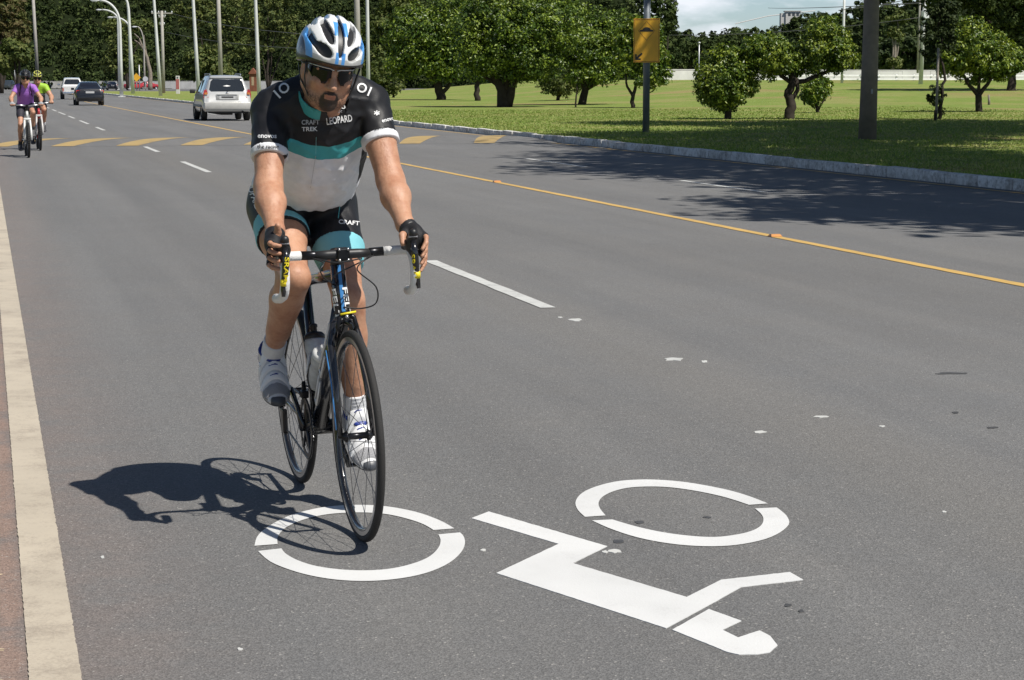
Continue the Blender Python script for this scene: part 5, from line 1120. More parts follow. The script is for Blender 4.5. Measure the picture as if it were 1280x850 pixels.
        if fine:
            f = Field(lo_, hi_, vx); shoe(f, .0030, [(T(0, 0, .013), up), (T(0, 0, .003), -up)]); sdf_obj(f, 'collar_rim', S['accent'], sh)
            f = Field(lo_, hi_, vx); shoe(f, .0016, [(T(.120, 0, 0), -fd-up*.3), (T(.158, 0, 0), fd+up*.3), (T(0, 0, -.072), -up)]); sdf_obj(f, 'mesh_panel', S['mesh'], sh)
            for x0, x1, mt in ((.028, .050, S['strap']), (.062, .082, S['strap']), (.092, .110, S['strap'])):
                f = Field(lo_, hi_, vx); shoe(f, .0058, [(T(x0, 0, 0), -fd*1.0-up*.3), (T(x1, 0, 0), fd+up*.3), (T(0, 0, -.070), -up)]); st_ = sdf_obj(f, 'strap', mt, sh)
                f = Field(lo_, hi_, vx); xm = (x0+x1)/2; shoe(f, .0075, [(T(xm-.0022, 0, 0), -fd-up*.3), (T(xm+.0022, 0, 0), fd+up*.3), (T(0, 0, -.050), -up), (T(0, .012, 0), lat), (T(0, -.022, 0), -lat)]); sdf_obj(f, 'strap_stripe', S['accent'], st_)
            f = Field(lo_, hi_, vx); shoe(f, .0025, [(T(.180, 0, 0), -fd), (T(0, .026, 0), lat), (T(0, -.026, 0), -lat)]); sdf_obj(f, 'toe_cap', S['toe'], sh)
            f = Field(lo_, hi_, vx); shoe(f, .0028, [(T(-.024, 0, 0), fd-up*.25)]); sdf_obj(f, 'heel_cup', S['accent'], sh)
            m = MB(); Rm = Matrix((tuple(fd)+(0,), tuple(lat)+(0,), tuple(up)+(0,), (0, 0, 0, 1))).transposed(); Rm.translation = Vector(T(.038, sd*.040, -.028)); m.box((-.012, -.008, -.012), (.012, .008, .012), .003, Rm); m.build('buckle', SILV, sh)
    # ---------------- gloves
    if S.get('glove') is not None:
        for q, sd in sides:
            hd = J['hand'+q]; w_ = J['wr'+q]; gd = nrm(hd['palm']-w_); cutp = w_+gd*.012; f = Field(hd['palm']-.12, hd['palm']+.12, .003 if fine else vox)
            f.cone(w_, hd['palm'], .031, .029, .02, cuts=[(cutp, -gd)]); f.ell(hd['palm'], np.asarray(hd['pr'])+.0035, hd.get('R'), k=.012)
            for fi in hd['fingers']:
                a, b = np.asarray(fi[0]), np.asarray(fi[1]); e = a+(b-a)*.85; f.cone(a, b, hd['fr']+.0028, hd['fr']+.0024, .005, cuts=[(e, b-a)])
            a, b = np.asarray(hd['thumb'][0]), np.asarray(hd['thumb'][1]); e = a+(b-a)*.8; f.cone(a, b, .0150, .0142, .006, cuts=[(e, b-a)])
            g_ = sdf_obj(f, 'glove', S['glove'], root)
            if fine:
                f = Field(hd['palm']-.12, hd['palm']+.12, .003); f.cone(w_, hd['palm'], .0325, .031, 0, cuts=[(cutp+gd*.018, gd), (cutp-gd*.001, -gd)]); sdf_obj(f, 'wrist_strap', S.get('gstrap', BLKP), g_)
    hm = helmet(root, Hc, HR, S['helmet'], .0035 if fine else .006, simple=not fine)
    glasses(root, Hc, HR, SILV if fine else BLKP)
    return dict(body=body, jersey=jer, shorts=sho, shoes=shoes, helmet=hm)
def rot_rows(yaw=0, pitch=0, roll=0):
    # rows = head forward, left, up in bike space ; yaw to rider's left, pitch chin-down, roll left-ear-down
    cy, sy, cp, sp, cr, sr = math.cos(yaw), math.sin(yaw), math.cos(pitch), math.sin(pitch), math.cos(roll), math.sin(roll)
    f0 = np.array([cy*cp, sy*cp, -sp]); l0 = np.array([-sy, cy, 0]); u0 = np.cross(f0, l0); l = l0*cr-u0*sr; u = u0*cr+l0*sr; return np.array([f0, l, u])
def tilt(a): c, s = math.cos(a), math.sin(a); return np.array([[c, 0, s], [0, 1, 0], [-s, 0, c]])     # long axis pitched up towards the front
def foot(p, out=0.0):
    p = math.radians(p); fd = np.array([math.cos(p)*math.cos(out), math.cos(p)*math.sin(out), -math.sin(p)]); up0 = np.array([math.sin(p), 0, math.cos(p)]); up = nrm(up0-fd*(up0@fd)); return dict(fd=fd, up=up)

# ------------------------------------------------------------------ the lead rider and his road bicycle
MX = bike_matrix((375, 602), (452, 675), lean=1.8)
def frame_mat():
    m, nt, b = newmat('black carbon frame with pale outlines'); g = G(nt); v, xyz = g.coord()
    n = g.noise(30, 3, .5, v); base = g.mix(g.ss(n, .3, .7), (.010, .010, .012), (.018, .018, .020)); nt.links.new(base, b.inputs['Base Color']); b.inputs['Roughness'].default_value = .2; b.inputs['Coat Weight'].default_value = .6; return m
bike = empty('road_bicycle', mat=MX); tag(bike, 'black carbon racing bicycle with white bar tape under the lead rider', 'bicycle', 'bicycles')
BK = road_bike(bike, True, frame_mat())
m = MB(); BLUE = mat('blue frame paint', (.05, .20, .46), .25, var=.06, coat=.5); hx = nrm(BK['HT']-BK['HB'])
def headbadge(t0, t1, w_, off, mt, name):
    m = MB(); V = []
    for t in np.linspace(t0, t1, 9):
        p = BK['HB']*(1-t)+BK['HT']*t; r_ = .0265*(1-t)+.0235*t+off
        for a in np.linspace(-w_, w_, 5): V.append(p+np.array([math.cos(a)*r_*.957, math.sin(a)*r_, math.cos(a)*r_*.29]))
    F = [(i*5+j, i*5+j+1, (i+1)*5+j+1, (i+1)*5+j) for i in range(8) for j in range(4)]; m.add(V, F); return m.build(name, mt, BK['frame'], smooth=True)
headbadge(.02, .98, .22, .0012, BLUE, 'blue_stripe')
m = MB(); ax1 = BK['HT']-[0, 0, .028]; ax2 = BK['ST']+[0, 0, -.03]
m.tube([ax1*.95+ax2*.05-[0, .0135, -.011], ax1*.12+ax2*.88-[0, .0115, -.009]], .0085, 10); m.build('silver_stripe', ALU, BK['frame'], smooth=True)
m = MB()
for a_, b_ in [((.60, -.031, .50), (.80, -.032, .675)), ((.60, -.031, .50), (.62, -.0315, .475)), ((.62, -.0315, .475), (.70, -.0315, .555)), ((.50, -.029, .385), (.585, -.030, .475)), ((.50, -.029, .385), (.515, -.029, .365)), ((.515, -.029, .365), (.60, -.0305, .455))]: m.tube([a_, b_], .0042, 6)
m.build('outline_decal', WPR, BK['frame'], smooth=True)
m = MB()
for sd in (-1, 1): m.tube([(.885, sd*.0645, .60), (WBX := 1.0-.05, sd*.0655, .50), (.992, sd*.0655, .36)], .0028, 6)
m.build('fork_stripe', BLUE, BK['frame'], smooth=True)
# bottles and cages
def bottle(p, d, body, cap, label):
    d = nrm(d); x = nrm(np.array([0, 1, 0])); Rm = np.stack([np.cross(x, d), x, d], 1); M4 = Matrix([list(Rm[i])+[p[i]] for i in range(3)]+[[0, 0, 0, 1]])
    root = empty('water_bottle', mat=MX @ M4); tag(root, label, 'water bottle', 'water bottles')
    m = MB(); m.lathe([(0, 0), (.034, 0), (.0365, .006), (.0365, .085), (.033, .098), (.033, .108), (.0365, .118), (.0365, .150), (.033, .158), (0, .158)], (0, 0, 0), (0, 0, 1), 28, False); m.build('bottle_body', body, root, smooth=True)
    m = MB(); m.lathe([(0, .157), (.035, .157), (.036, .162), (.036, .170), (.028, .179), (.013, .183), (0, .183)], (0, 0, 0), (0, 0, 1), 28, False); c = m.build('cap', cap, root, smooth=True)
    m = MB(); m.lathe([(.011, .18), (.011, .196), (.0135, .199), (.0135, .207), (.008, .211), (0, .211)], (0, 0, 0), (0, 0, 1), 18, False); m.build('spout', cap, c, smooth=True)
CLR = mat('translucent grey bottle', (.46, .47, .47), .35, var=.25, scale=40); WB_ = mat('white bottle plastic', (.74, .74, .73), .35, var=.04); BLC = mat('blue bottle print', (.04, .13, .42), .4)
dd = nrm(BK['HB']-BK['BB']); nu = nrm(np.cross(dd, np.array([0, 1, 0]))); nu = nu if nu[0] < 0 else -nu
pd = BK['BB']+dd*.155+nu*.072+np.array([0, -.014, 0]); bottle(pd, dd, CLR, WB_, 'frosted bottle with white cap on the down tube of the lead bicycle')
ds = nrm(BK['ST']-BK['BB']); ns = nrm(np.cross(ds, np.array([0, 1, 0]))); ns = ns if ns[0] > 0 else -ns
ps = BK['BB']+ds*.14+ns*.062; bottle(ps, ds, mat('blue and clear bottle', (.42, .45, .50), .35, var=.5, scale=18), BLKP, 'clear blue-marked bottle with dark cap on the seat tube')
for p, d, n_, mt in ((pd, dd, nu, CARB), (ps, ds, ns, WPR)):
    m = MB()
    for sd in (-1, 1): m.tube([p-n_*.042+d*.0, p-n_*.030+np.array([0, sd*.028, 0])-d*.006, p+np.array([0, sd*.0405, 0])+d*.045, p+n_*.03+np.array([0, sd*.028, 0])+d*.105, p-n_*.0405+np.array([0, sd*.010, 0])+d*.11], .0032, 7)
    m.tube([p-n_*.042-d*.01, p-n_*.042+d*.12], .007, 8); m.build('bottle_cage', mt, bike, smooth=True)
def band_mat(name):
    m, nt, b = newmat(name); g = G(nt); v, xyz = g.coord(); s_, t_, z_ = xyz[0], xyz[1], xyz[2]
    w_ = g.m('ADD', z_, g.m('MULTIPLY', g.m('SUBTRACT', s_, .62), .50)); td = g.m('SUBTRACT', t_, .02); w_ = g.m('SUBTRACT', w_, g.m('MULTIPLY', g.m('MULTIPLY', td, td), 1.6))
    n = g.noise(20, 4, .6, v); w_ = g.m('ADD', w_, g.m('MULTIPLY', g.m('SUBTRACT', n, .5), .010))
    arm = g.m('MAXIMUM', g.ss(t_, .150, .152), g.ss(t_, -.114, -.116)); arm = g.m('MULTIPLY', arm, g.ss(s_, .455, .46))
    base = g.mix(g.ss(w_, 1.1875, 1.1885), (.78, .78, .80), (.055, .36, .38)); base = g.mix(g.ss(w_, 1.2465, 1.2475), base, (.013, .013, .015)); base = g.mix(arm, base, (.013, .013, .015))
    side = g.m('MULTIPLY', g.ss(g.m('ABSOLUTE', g.m('SUBTRACT', t_, .02)), .150, .151), g.m('SUBTRACT', 1.0, g.ss(s_, .455, .46))); base = g.mix(g.m('MULTIPLY', side, 0.0), base, (.6, .6, .62))
    base = g.mix(1.0, base, g.mix(g.ss(n, .3, .7), (.9, .9, .9), (1.06, 1.06, 1.06)), 'MULTIPLY')
    nt.links.new(base, b.inputs['Base Color']); b.inputs['Roughness'].default_value = .5; b.inputs['Specular IOR Level'].default_value = .35
    f_ = g.noise(700, 2, .6, v); bp = N(nt, 'ShaderNodeBump', Strength=.2, Distance=.002); nt.links.new(f_, bp.inputs['Height']); nt.links.new(bp.outputs[0], b.inputs['Normal']); return m
HRm = rot_rows(math.radians(-1), math.radians(14), math.radians(10))
def fing(rows): return [[np.array(p, float) for p in r_] for r_ in rows]
J = dict(hipR=(.25, -.092, 1.02), hipL=(.25, .100, 1.02), knR=(.60, -.103, .808), knL=(.578, .082, .718), anR=(.222, -.122, .512), anL=(.493, .112, .312),
         shR=(.565, -.148, 1.362), shL=(.57, .186, 1.372), elR=(.715, -.196, 1.118), elL=(.722, .208, 1.120), wrR=(.898, -.213, .992), wrL=(.900, .206, .990), neck0=(.615, .018, 1.385), Hc=(.735, .012, 1.488), HR=HRm,
         torso=[((.225, .005, 1.065), (.155, .172, .135), tilt(.2)), ((.345, .012, 1.145), (.160, .166, .145), tilt(.6)), ((.50, .02, 1.275), (.19, .168, .125), tilt(.8)), ((.40, .018, 1.205), (.20, .160, .135), tilt(.75)), ((.45, .015, 1.18), (.115, .13, .11), tilt(.6))],
         hem=((.335, 0, 1.055), (-.42, 0, -.9)), neckcut=((.660, 0, 1.45), (.75, 0, .66)), waist=((.20, 0, 1.17), (.35, 0, .94)), footR=foot(30, -.05), footL=foot(30, .08),
         handR=dict(palm=np.array((.948, -.229, .955)), pr=(.044, .021, .036), R=tilt(-.35), fr=.0092, fingers=fing([[(.966-.006*i, -.243, .966-.0215*i), (.996-.008*i, -.249, .962-.0235*i), (1.016-.010*i, -.243, .958-.0245*i), (1.024-.010*i, -.224+.001*i, .955-.025*i)] for i in range(4)]), thumb=fing([[(.93, -.212, .975), (.962, -.217, .992), (.975, -.219, 1.014)]])[0]),
         handL=dict(palm=np.array((.948, .228, .955)), pr=(.044, .021, .036), R=tilt(-.35), fr=.0092, fingers=fing([[(.966-.006*i, .243, .964-.0205*i), (.996-.008*i, .250, .955-.0225*i), (1.014-.010*i, .244, .938-.023*i), (1.022-.010*i, .229, .920-.0235*i)] for i in range(4)]), thumb=fing([[(.93, .205, .972), (.962, .181, .962), (.985, .176, .938)]])[0]))
def collar_mat():
    m, nt, b = newmat('teal and black collar'); g = G(nt); v, xyz = g.coord(); base = g.mix(g.ss(xyz[1], -.012, -.010), (.055, .36, .38), (.013, .013, .015)); nt.links.new(base, b.inputs['Base Color']); b.inputs['Roughness'].default_value = .6; return m
TEAL = collar_mat(); LBLUE = cloth('pale blue gripper band', (.20, .52, .58)); CUFFM = cloth('white sleeve cuff', (.74, .74, .76))
SHOEM = mat('white and silver shoe', (.60, .60, .60), .38, var=.15, scale=30, bump=.15, bscale=120); ACC = mat('navy shoe accent', (.02, .04, .22), .4)
S = dict(mesh=mat('grey shoe mesh', (.30, .30, .31), .6, var=.2, bump=.6, bscale=300), skin=SKIN, jersey=band_mat('team jersey'), cuff=CUFFM, collar=TEAL, shorts=BLK, band=LBLUE, sockm=WHT, shoe=SHOEM, sole=BLKP, strap=mat('white strap', (.80, .80, .80), .4, var=.06), accent=ACC, toe=mat('grey toe cap', (.06, .065, .075), .4), glove=cloth('black glove', (.018, .018, .020), .6), helmet=helmet_mat('white and blue helmet shell', (.84, .84, .83), (.09, .32, .72), (.46, .46, .45)), trap=.046, fat=.965, leg=dict(R=.43, L=.64), sleeve=dict(R=.62, L=.52))
person = empty('person', mat=MX); tag(person, 'cyclist in black, teal and white jersey riding towards the camera', 'person', 'cyclists')
RD = make_rider(person, J, S, .0048)
bpy.context.view_layer.update()
bj = bvh_of([RD['jersey']]+list(RD['jersey'].children)); jr = RD['jersey']
for a_ in [('I', (347, 118.5), 13, -42, WPR, 1.0), ('O', (355.5, 110.8), 13, -42, WPR, 1.0), ('O', (452, 110.5), 12, 24, WPR, 1.0), ('I', (461.5, 115), 12, 24, WPR, 1.0), ('LEOPARD', (424, 150), 9.0, -8, WPR, .62), ('CRAFT', (388, 153), 6.0, -1, GPR, .9), ('TREK', (387, 161.5), 5.5, -1, WPR, 1.1), ('enovos', (334, 170), 6.0, 1, WPR, 1.0), ('the racing', (335, 183.5), 5.2, 0, BPR, .95), ('enovos', (486, 149), 5.2, -14, WPR, .9), ('the racing', (477, 159), 4.4, -14, BPR, .8), ('o', (429, 133), 7, 10, WPR, 1.2), ('ax', (424, 139), 4, -5, GPR, 1.4), ('*', (471, 144), 10, 0, WPR, 1.2)]:
    decal(a_[0], a_[1], a_[2], a_[3], bj, a_[4], jr, person, wx=a_[5])
decal('I', (391, 217), 42, 9, bj, GPR, jr, person, wx=.06, name='zip'); decal('I', (395, 183), 22, 2, bj, mat('pale zip', (.25, .6, .62), .5), jr, person, wx=.10, name='zip')
bs = bvh_of([RD['shorts']]+list(RD['shorts'].children))
decal('LEOPARD', (317, 244), 9, 70, bs, WPR, RD['shorts'], person, wx=.75); decal('CRAFT', (436, 278.5), 5.5, 5, bs, WPR, RD['shorts'], person, wx=1.15); decal('I', (424, 262), 26, 6, bs, TEALP, RD['shorts'], person, wx=.18)
def bvh_bike(objs):
    V = []; F = []
    for o in objs:
        b = len(V); V += [tuple(MX @ q.co) for q in o.data.vertices]; F += [[i+b for i in p.vertices] for p in o.data.polygons]
    return BVHTree.FromPolygons(V, F)
hb = [c for c in bike.children if c.name.startswith('handlebar')][0]
lv = [c for c in hb.children if c.name.startswith('brake_lever')]; bl_ = bvh_bike(lv)
decal('SRAM', (357.5, 337), 5.4, 94, bl_, YEL, lv[0], bike, wx=1.7, off=.003); decal('SRAM', (516.5, 333), 5.4, 86, bl_, YEL, lv[1], bike, wx=1.7, off=.003)
bf = bvh_bike([BK['frame']])
decal('FELT', (419.5, 380), 6.0, 81, bf, WPR, BK['frame'], bike, wx=2.4, off=.003); decal('FELT', (433, 378), 6.0, 81, bf, WPR, BK['frame'], bike, wx=2.4, off=.003)
# ================================================================== THE TWO CYCLISTS BEHIND
def second_rider(px, jersey, shorts, helm, bike_col, white, label, blabel, skin=SKIN, sock=WHT, shoe=BLKP, fat=.9, beard=0.0, road=False, dz=0., band=None, wide=1.0, lean_in=0.0, glove=None):
    Mx = bike_matrix(px, heading=math.radians(1.5)); Mx = Mx @ Matrix.Translation((-1.0, 0, 0))
    bk = empty('bicycle', mat=Mx); tag(bk, blabel, 'bicycle', 'bicycles'); cr = math.radians(60)
    road_bike(bk, False, bike_col, white, detail=False, crank=cr)
    r_ = empty('person', mat=Mx); tag(r_, label, 'person', 'cyclists'); hd = {}
    for q, sd in (('R', -1), ('L', 1)):
        hd['hand'+q] = dict(palm=np.array((.775, sd*.272, 1.032)), pr=(.042, .040, .026), fr=.011, fingers=fing([[(.80, sd*(.24+.022*i), 1.03), (.812, sd*(.24+.022*i), 1.008), (.80, sd*(.24+.022*i), .99)] for i in range(4)]), thumb=fing([[(.775, sd*.23, 1.03), (.80, sd*.222, 1.01)]])[0])
    J2 = dict(hipR=(.20, -.092, .98), hipL=(.20, .092, .98), knR=(.47, -.115, .62), knL=(.60, .125, .85), anR=(.235, -.118, .235), anL=(.405, .118, .525), shR=(.43+lean_in, -.158*wide, 1.335+dz), shL=(.43+lean_in, .158*wide, 1.335+dz), elR=(.56, -.285, 1.13), elL=(.56, .285, 1.13), wrR=(.725, -.272, 1.05), wrL=(.725, .272, 1.05), neck0=(.45+lean_in, 0, 1.385+dz), Hc=(.53+lean_in, 0, 1.515+dz), HR=rot_rows(0, math.radians(4), math.radians(2)),
              torso=[((.19, 0, 1.02), (.14, .158*wide, .13), tilt(.3)), ((.26, 0, 1.10), (.12, .145*wide, .14), tilt(.6)), ((.36, 0, 1.24), (.15, .155*wide, .115), tilt(.95)), ((.31, 0, 1.17), (.14, .145*wide, .12), tilt(.9))], hem=((.22, 0, 1.00), (-.3, 0, -.95)), neckcut=((.47+lean_in, 0, 1.425+dz), (.6, 0, .8)), waist=((.2, 0, 1.12), (.3, 0, .95)), footR=foot(12), footL=foot(20), **hd)
    S2 = dict(skin=skin, jersey=jersey, shorts=shorts, sockm=sock, shoe=shoe, sole=BLKP, helmet=helm, fat=fat, leg=.66, sleeve=.5, beard=beard, wrinkle=.003, band=band, glove=glove)
    return r_, make_rider(r_, J2, S2, .0105, False), Mx
def stripe_mat(name, top, low, z0, z1, c2):
    m, nt, b = newmat(name); g = G(nt); v, xyz = g.coord(); base = g.mix(g.ss(xyz[2], z0, z0+.006), low, top); a = g.m('MULTIPLY', g.ss(xyz[2], z1, z1+.004), g.m('SUBTRACT', 1.0, g.ss(xyz[2], z1+.03, z1+.034))); base = g.mix(a, base, c2)
    nt.links.new(base, b.inputs['Base Color']); b.inputs['Roughness'].default_value = .6; return m
SKF = skin_mat('far rider skin', (.50, .28, .18), (.45, .22, .14), (.02, .015, .012))
w1, W1, Mw = second_rider((36, 197), cloth('purple shirt', (.34, .14, .52)), cloth('charcoal shorts', (.035, .033, .045)), helmet_mat('black helmet shell', (.02, .02, .022), (.07, .07, .08), (.015, .015, .016)), mat('pearl white frame', (.62, .62, .60), .35), mat('white fork', (.72, .72, .70), .35),
    'cyclist in purple shirt and black helmet, coming from far left', 'white-forked mountain bicycle under the purple-shirted cyclist', SKF, mat('dark ankle sock', (.05, .05, .05), .8), mat('dark grey shoe', (.07, .07, .075), .6), .86, 0, glove=cloth('grey glove', (.35, .35, .36)))
m = MB()
for sd in (-1, 1): m.tube([(.46, sd*.085, 1.425), (.52, sd*.09, 1.36), (.50, sd*.105, 1.26), (.42, sd*.125, 1.17)], .016, 7, flat=(1, .5))
m.build('backpack_strap', BLK, w1, smooth=True)
m = MB(); m.tube([(.46, -.055, 1.47), (.47, -.08, 1.40), (.50, -.095, 1.32)], [.03, .028, .015], 8); m.build('dark_hair', mat('dark hair', (.02, .014, .01), .5), w1, smooth=True)
w2, W2, Mg = second_rider((50.5, 188), stripe_mat('lime and grey jersey', (.30, .52, .03), (.05, .055, .06), 1.20, 1.155, (.30, .31, .32)), BLK, helmet_mat('yellow helmet shell', (.62, .62, .12), (.05, .05, .05), (.5, .52, .1)), mat('red frame', (.45, .04, .05), .35), mat('pale fork', (.6, .58, .56), .35),
    'cyclist in lime-green jersey and yellow helmet behind the purple one', 'slim red bicycle under the lime-green cyclist', SKF, WHT, mat('dark shoe', (.04, .04, .045), .6), 1.0, .6, wide=1.1)

# ================================================================== CARS
def paint_car(name, col, metal=0., rough=.3): return mat(name, col, rough, metal, var=.04, scale=2, coat=.8)
CGL = mat('car glass', (.018, .022, .026), .05, var=.1, coat=1.0); CRED = mat('tail lamp red', (.42, .02, .02), .2, var=.08, coat=.6); CORG = mat('tail lamp amber', (.6, .22, .06), .25, coat=.5); CLR2 = mat('tail lamp clear', (.6, .58, .56), .2, coat=.5); PLT = mat('number plate', (.52, .52, .52), .5, var=.15, scale=20); TRIM = mat('dark trim', (.02, .02, .021), .6); CHR = mat('chrome', (.65, .65, .67), .12, .95)
def rsect(wl, zl, zw, ww, zb, wb, zr, wr): return [(0, zl), (wl, zl), (ww-.03, zl+.10), (ww, zw), (wb+.004, zb-.04), (wb, zb), (wr, zr-.05), (wr-.035, zr-.012), (wr-.12, zr), (0, zr+.012)]
def interp(st, y):
    ys = [s[0] for s in st]; return [float(np.interp(y, ys, [s[i] for s in st])) for i in range(1, 9)]
def car(px, py, st, paint, label, name='car', cat='car', rear=None, side=(), wheels=(), wr=.33, group='cars on the road', extras=None, rz=0., under=.3):
    b = gnd(px, py); root = empty(name, (b[0], b[1], 0), rz); tag(root, label, cat, group)
    V = []; F = []; n = 10
    for s in st:
        sec = rsect(*s[1:]); V += [(x, s[0], z) for x, z in sec]+[(-x, s[0], z) for x, z in sec]
    for i in range(len(st)-1):
        for j in range(n-1):
            a = i*2*n+j; c = a+2*n; F += [(a, a+1, c+1, c), (a+n, c+n, c+n+1, a+n+1)]
    for i, flip in ((0, 0), (len(st)-1, 1)):
        o = i*2*n
        for j in range(n-1): q = (o+j, o+n+j, o+n+j+1, o+j+1); F.append(q if not flip else q[::-1])
    m = MB(); m.add(V, F); body = m.build('body', paint, root, auto=38)
    def panel(name, pts, mt, parent, th=.012):
        P = [np.array(p, float) for p in pts]; nn = nrm(np.cross(P[1]-P[0], P[2]-P[0])); c = sum(P)/len(P); 
        if nn @ (c-np.array([0, st[-1][0]/2, .8])) < 0: nn = -nn
        k = len(P); m = MB(); m.add([p-nn*th for p in P]+[p+nn*.009 for p in P], [tuple(range(k, 2*k)), tuple(range(k-1, -1, -1))]+[(i, (i+1) % k, k+(i+1) % k, k+i) for i in range(k)]); return m.build(name, mt, parent)
    if rear:
        z0, w0, z1, w1, y0, y1 = rear; rd = .07; pts = []
        for (x, z) in [(-w0+rd, z0), (w0-rd, z0), (w0, z0+rd), (w1, z1-rd), (w1-rd, z1), (-w1+rd, z1), (-w1, z1-rd), (-w0, z0+rd)]: pts.append((x, y0+(y1-y0)*(z-z0)/(z1-z0), z))
        panel('rear_window', pts, CGL, body)
    for (ya, yb, yc, yd) in side:
        for sd in (-1, 1):
            pts = []
            for y, top in ((ya, 0), (yb, 0), (yc, 1), (yd, 1)):
                q = interp(st, y); zb, wb, zr, wr_ = q[4], q[5], q[6], q[7]; t = .08 if not top else .82; pts.append((sd*(wb+(wr_-wb)*t), y, zb+(zr-.05-zb)*t))
            panel('side_window', pts, CGL, body, .006)
    for (x, y) in wheels:
        for sd in (-1, 1):
            wv = empty('wheel', (sd*x, y, wr)); wv.parent = root; m = MB(); m.lathe([(wr*.62, -.1), (wr-.03, -.105), (wr, -.08), (wr, .08), (wr-.03, .105), (wr*.62, .1)], (0, 0, 0), (1, 0, 0), 28); m.build('tyre', RUB, wv, smooth=True)
            m = MB(); m.lathe([(0, -.07), (wr*.25, -.085), (wr*.6, -.06), (wr*.64, -.095), (wr*.64, .095), (wr*.6, .06), (wr*.25, .085), (0, .07)], (0, 0, 0), (1, 0, 0), 20, False); m.build('rim', ALU, wv, smooth=True)
    m = MB(); m.box((-st[2][2]+.12, .35, under-.08), (st[2][2]-.12, st[-1][0]-.35, under+.16), .02); m.build('underbody', TRIM, root)
    if extras: extras(root, body, panel)
    return root
def mirrors(root, body, x, y, z, mt):
    for sd in (-1, 1): m = MB(); m.box((sd*x-.10, y-.05, z-.07), (sd*x+.10, y+.07, z+.07), .025); m.build('door_mirror', mt, root, auto=40)
# --- silver sport-utility car
SILC = paint_car('silver car paint', (.60, .60, .585), .25, .32)
stS = [(0.0, .74, .40, .52, .80, .66, .78, .70, .74), (.05, .80, .36, .52, .88, .70, .86, .74, .80), (.09, .82, .34, .56, .905, .97, .84, 1.02, .74), (.20, .82, .34, .6, .91, 1.0, .86, 1.28, .69), (.36, .82, .34, .6, .912, 1.0, .87, 1.585, .63), (.52, .82, .34, .6, .912, 1.0, .875, 1.645, .62), (1.0, .82, .32, .6, .914, .99, .88, 1.68, .63), (2.0, .82, .32, .6, .914, .98, .88, 1.68, .63), (2.75, .82, .32, .6, .912, .98, .88, 1.62, .61), (3.45, .82, .32, .6, .91, .98, .86, 1.06, .74), (4.1, .80, .34, .58, .87, .90, .80, .95, .70), (4.33, .70, .40, .55, .78, .70, .70, .74, .6)]
def suvx(root, body, panel):
    for sd in (-1, 1):
        o = panel('tail_lamp', [(sd*.70, .072, .86), (sd*.875, .098, .84), (sd*.885, .100, .98), (sd*.855, .112, 1.13), (sd*.76, .112, 1.17), (sd*.71, .105, 1.0)], CRED, root); panel('amber_lens', [(sd*.735, .058, .98), (sd*.84, .062, .97), (sd*.845, .062, 1.04), (sd*.74, .06, 1.06)], CORG, o)
        m = MB(); m.tube([(sd*.56, .62, 1.665), (sd*.575, .7, 1.725), (sd*.58, 2.3, 1.735), (sd*.565, 2.5, 1.665)], .026, 8); m.build('roof_rail', GREYP, root, smooth=True)
    m = MB(); m.box((-.86, -.05, .42), (.86, .10, .69), .05); m.build('bumper', mat('silver bumper', (.50, .49, .46), .4, .1), root, auto=40)
    m = MB(); m.box((-.42, .045, .76), (.42, .10, .99), .02); rc = m.build('plate_recess', mat('shaded silver', (.42, .42, .41), .4, .1), root, auto=40); m = MB(); m.box((-.30, .036, .80), (.30, .044, .93)); m.build('number_plate', PLT, rc); m = MB(); m.box((-.22, .031, .855), (.22, .0355, .905)); m.build('plate_text', TRIM, rc)
    m = MB(); m.box((-.36, .02, .965), (.36, .05, .995), .008); m.build('handle_bar', SILC, rc)
    m = MB(); m.box((-.60, .30, 1.575), (.60, .56, 1.625), .02); m.build('roof_spoiler', SILC, root, auto=40)
    m = MB(); m.tube([(-.02, .105, 1.09), (.22, .12, 1.105), (-.30, .13, 1.12)], .012, 6); m.build('wiper', TRIM, root, smooth=True); m = MB(); m.ell((0, .065, 1.035), (.06, .02, .03), 12, 8); m.build('badge', CHR, root, smooth=True)
    m = MB(); m.tube([(.55, .02, .34), (.55, .3, .34)], .04, 10); m.build('exhaust', TRIM, root, smooth=True); mirrors(root, body, 1.0, 2.95, 1.08, TRIM)
    m = MB(); m.box((-.7, .1, .28), (.7, .3, .42), .02); m.build('rear_valance', TRIM, root)
    for sd in (-1, 1): m = MB(); m.box((sd*.918-.012, .7, .50), (sd*.918+.012, 3.6, .60), .008); m.build('side_moulding', GREYP, root)
car(285, 151.2, stS, SILC, 'silver sport-utility car with red tail lamps driving away', 'parked_car' if False else 'car', 'car', (1.09, .66, 1.53, .585, .115, .325), [(.62, 1.42, 1.36, .78), (1.5, 2.35, 2.3, 1.5), (2.43, 3.25, 2.72, 2.42)], [(.80, .85), (.80, 3.5)], .345, extras=suvx)
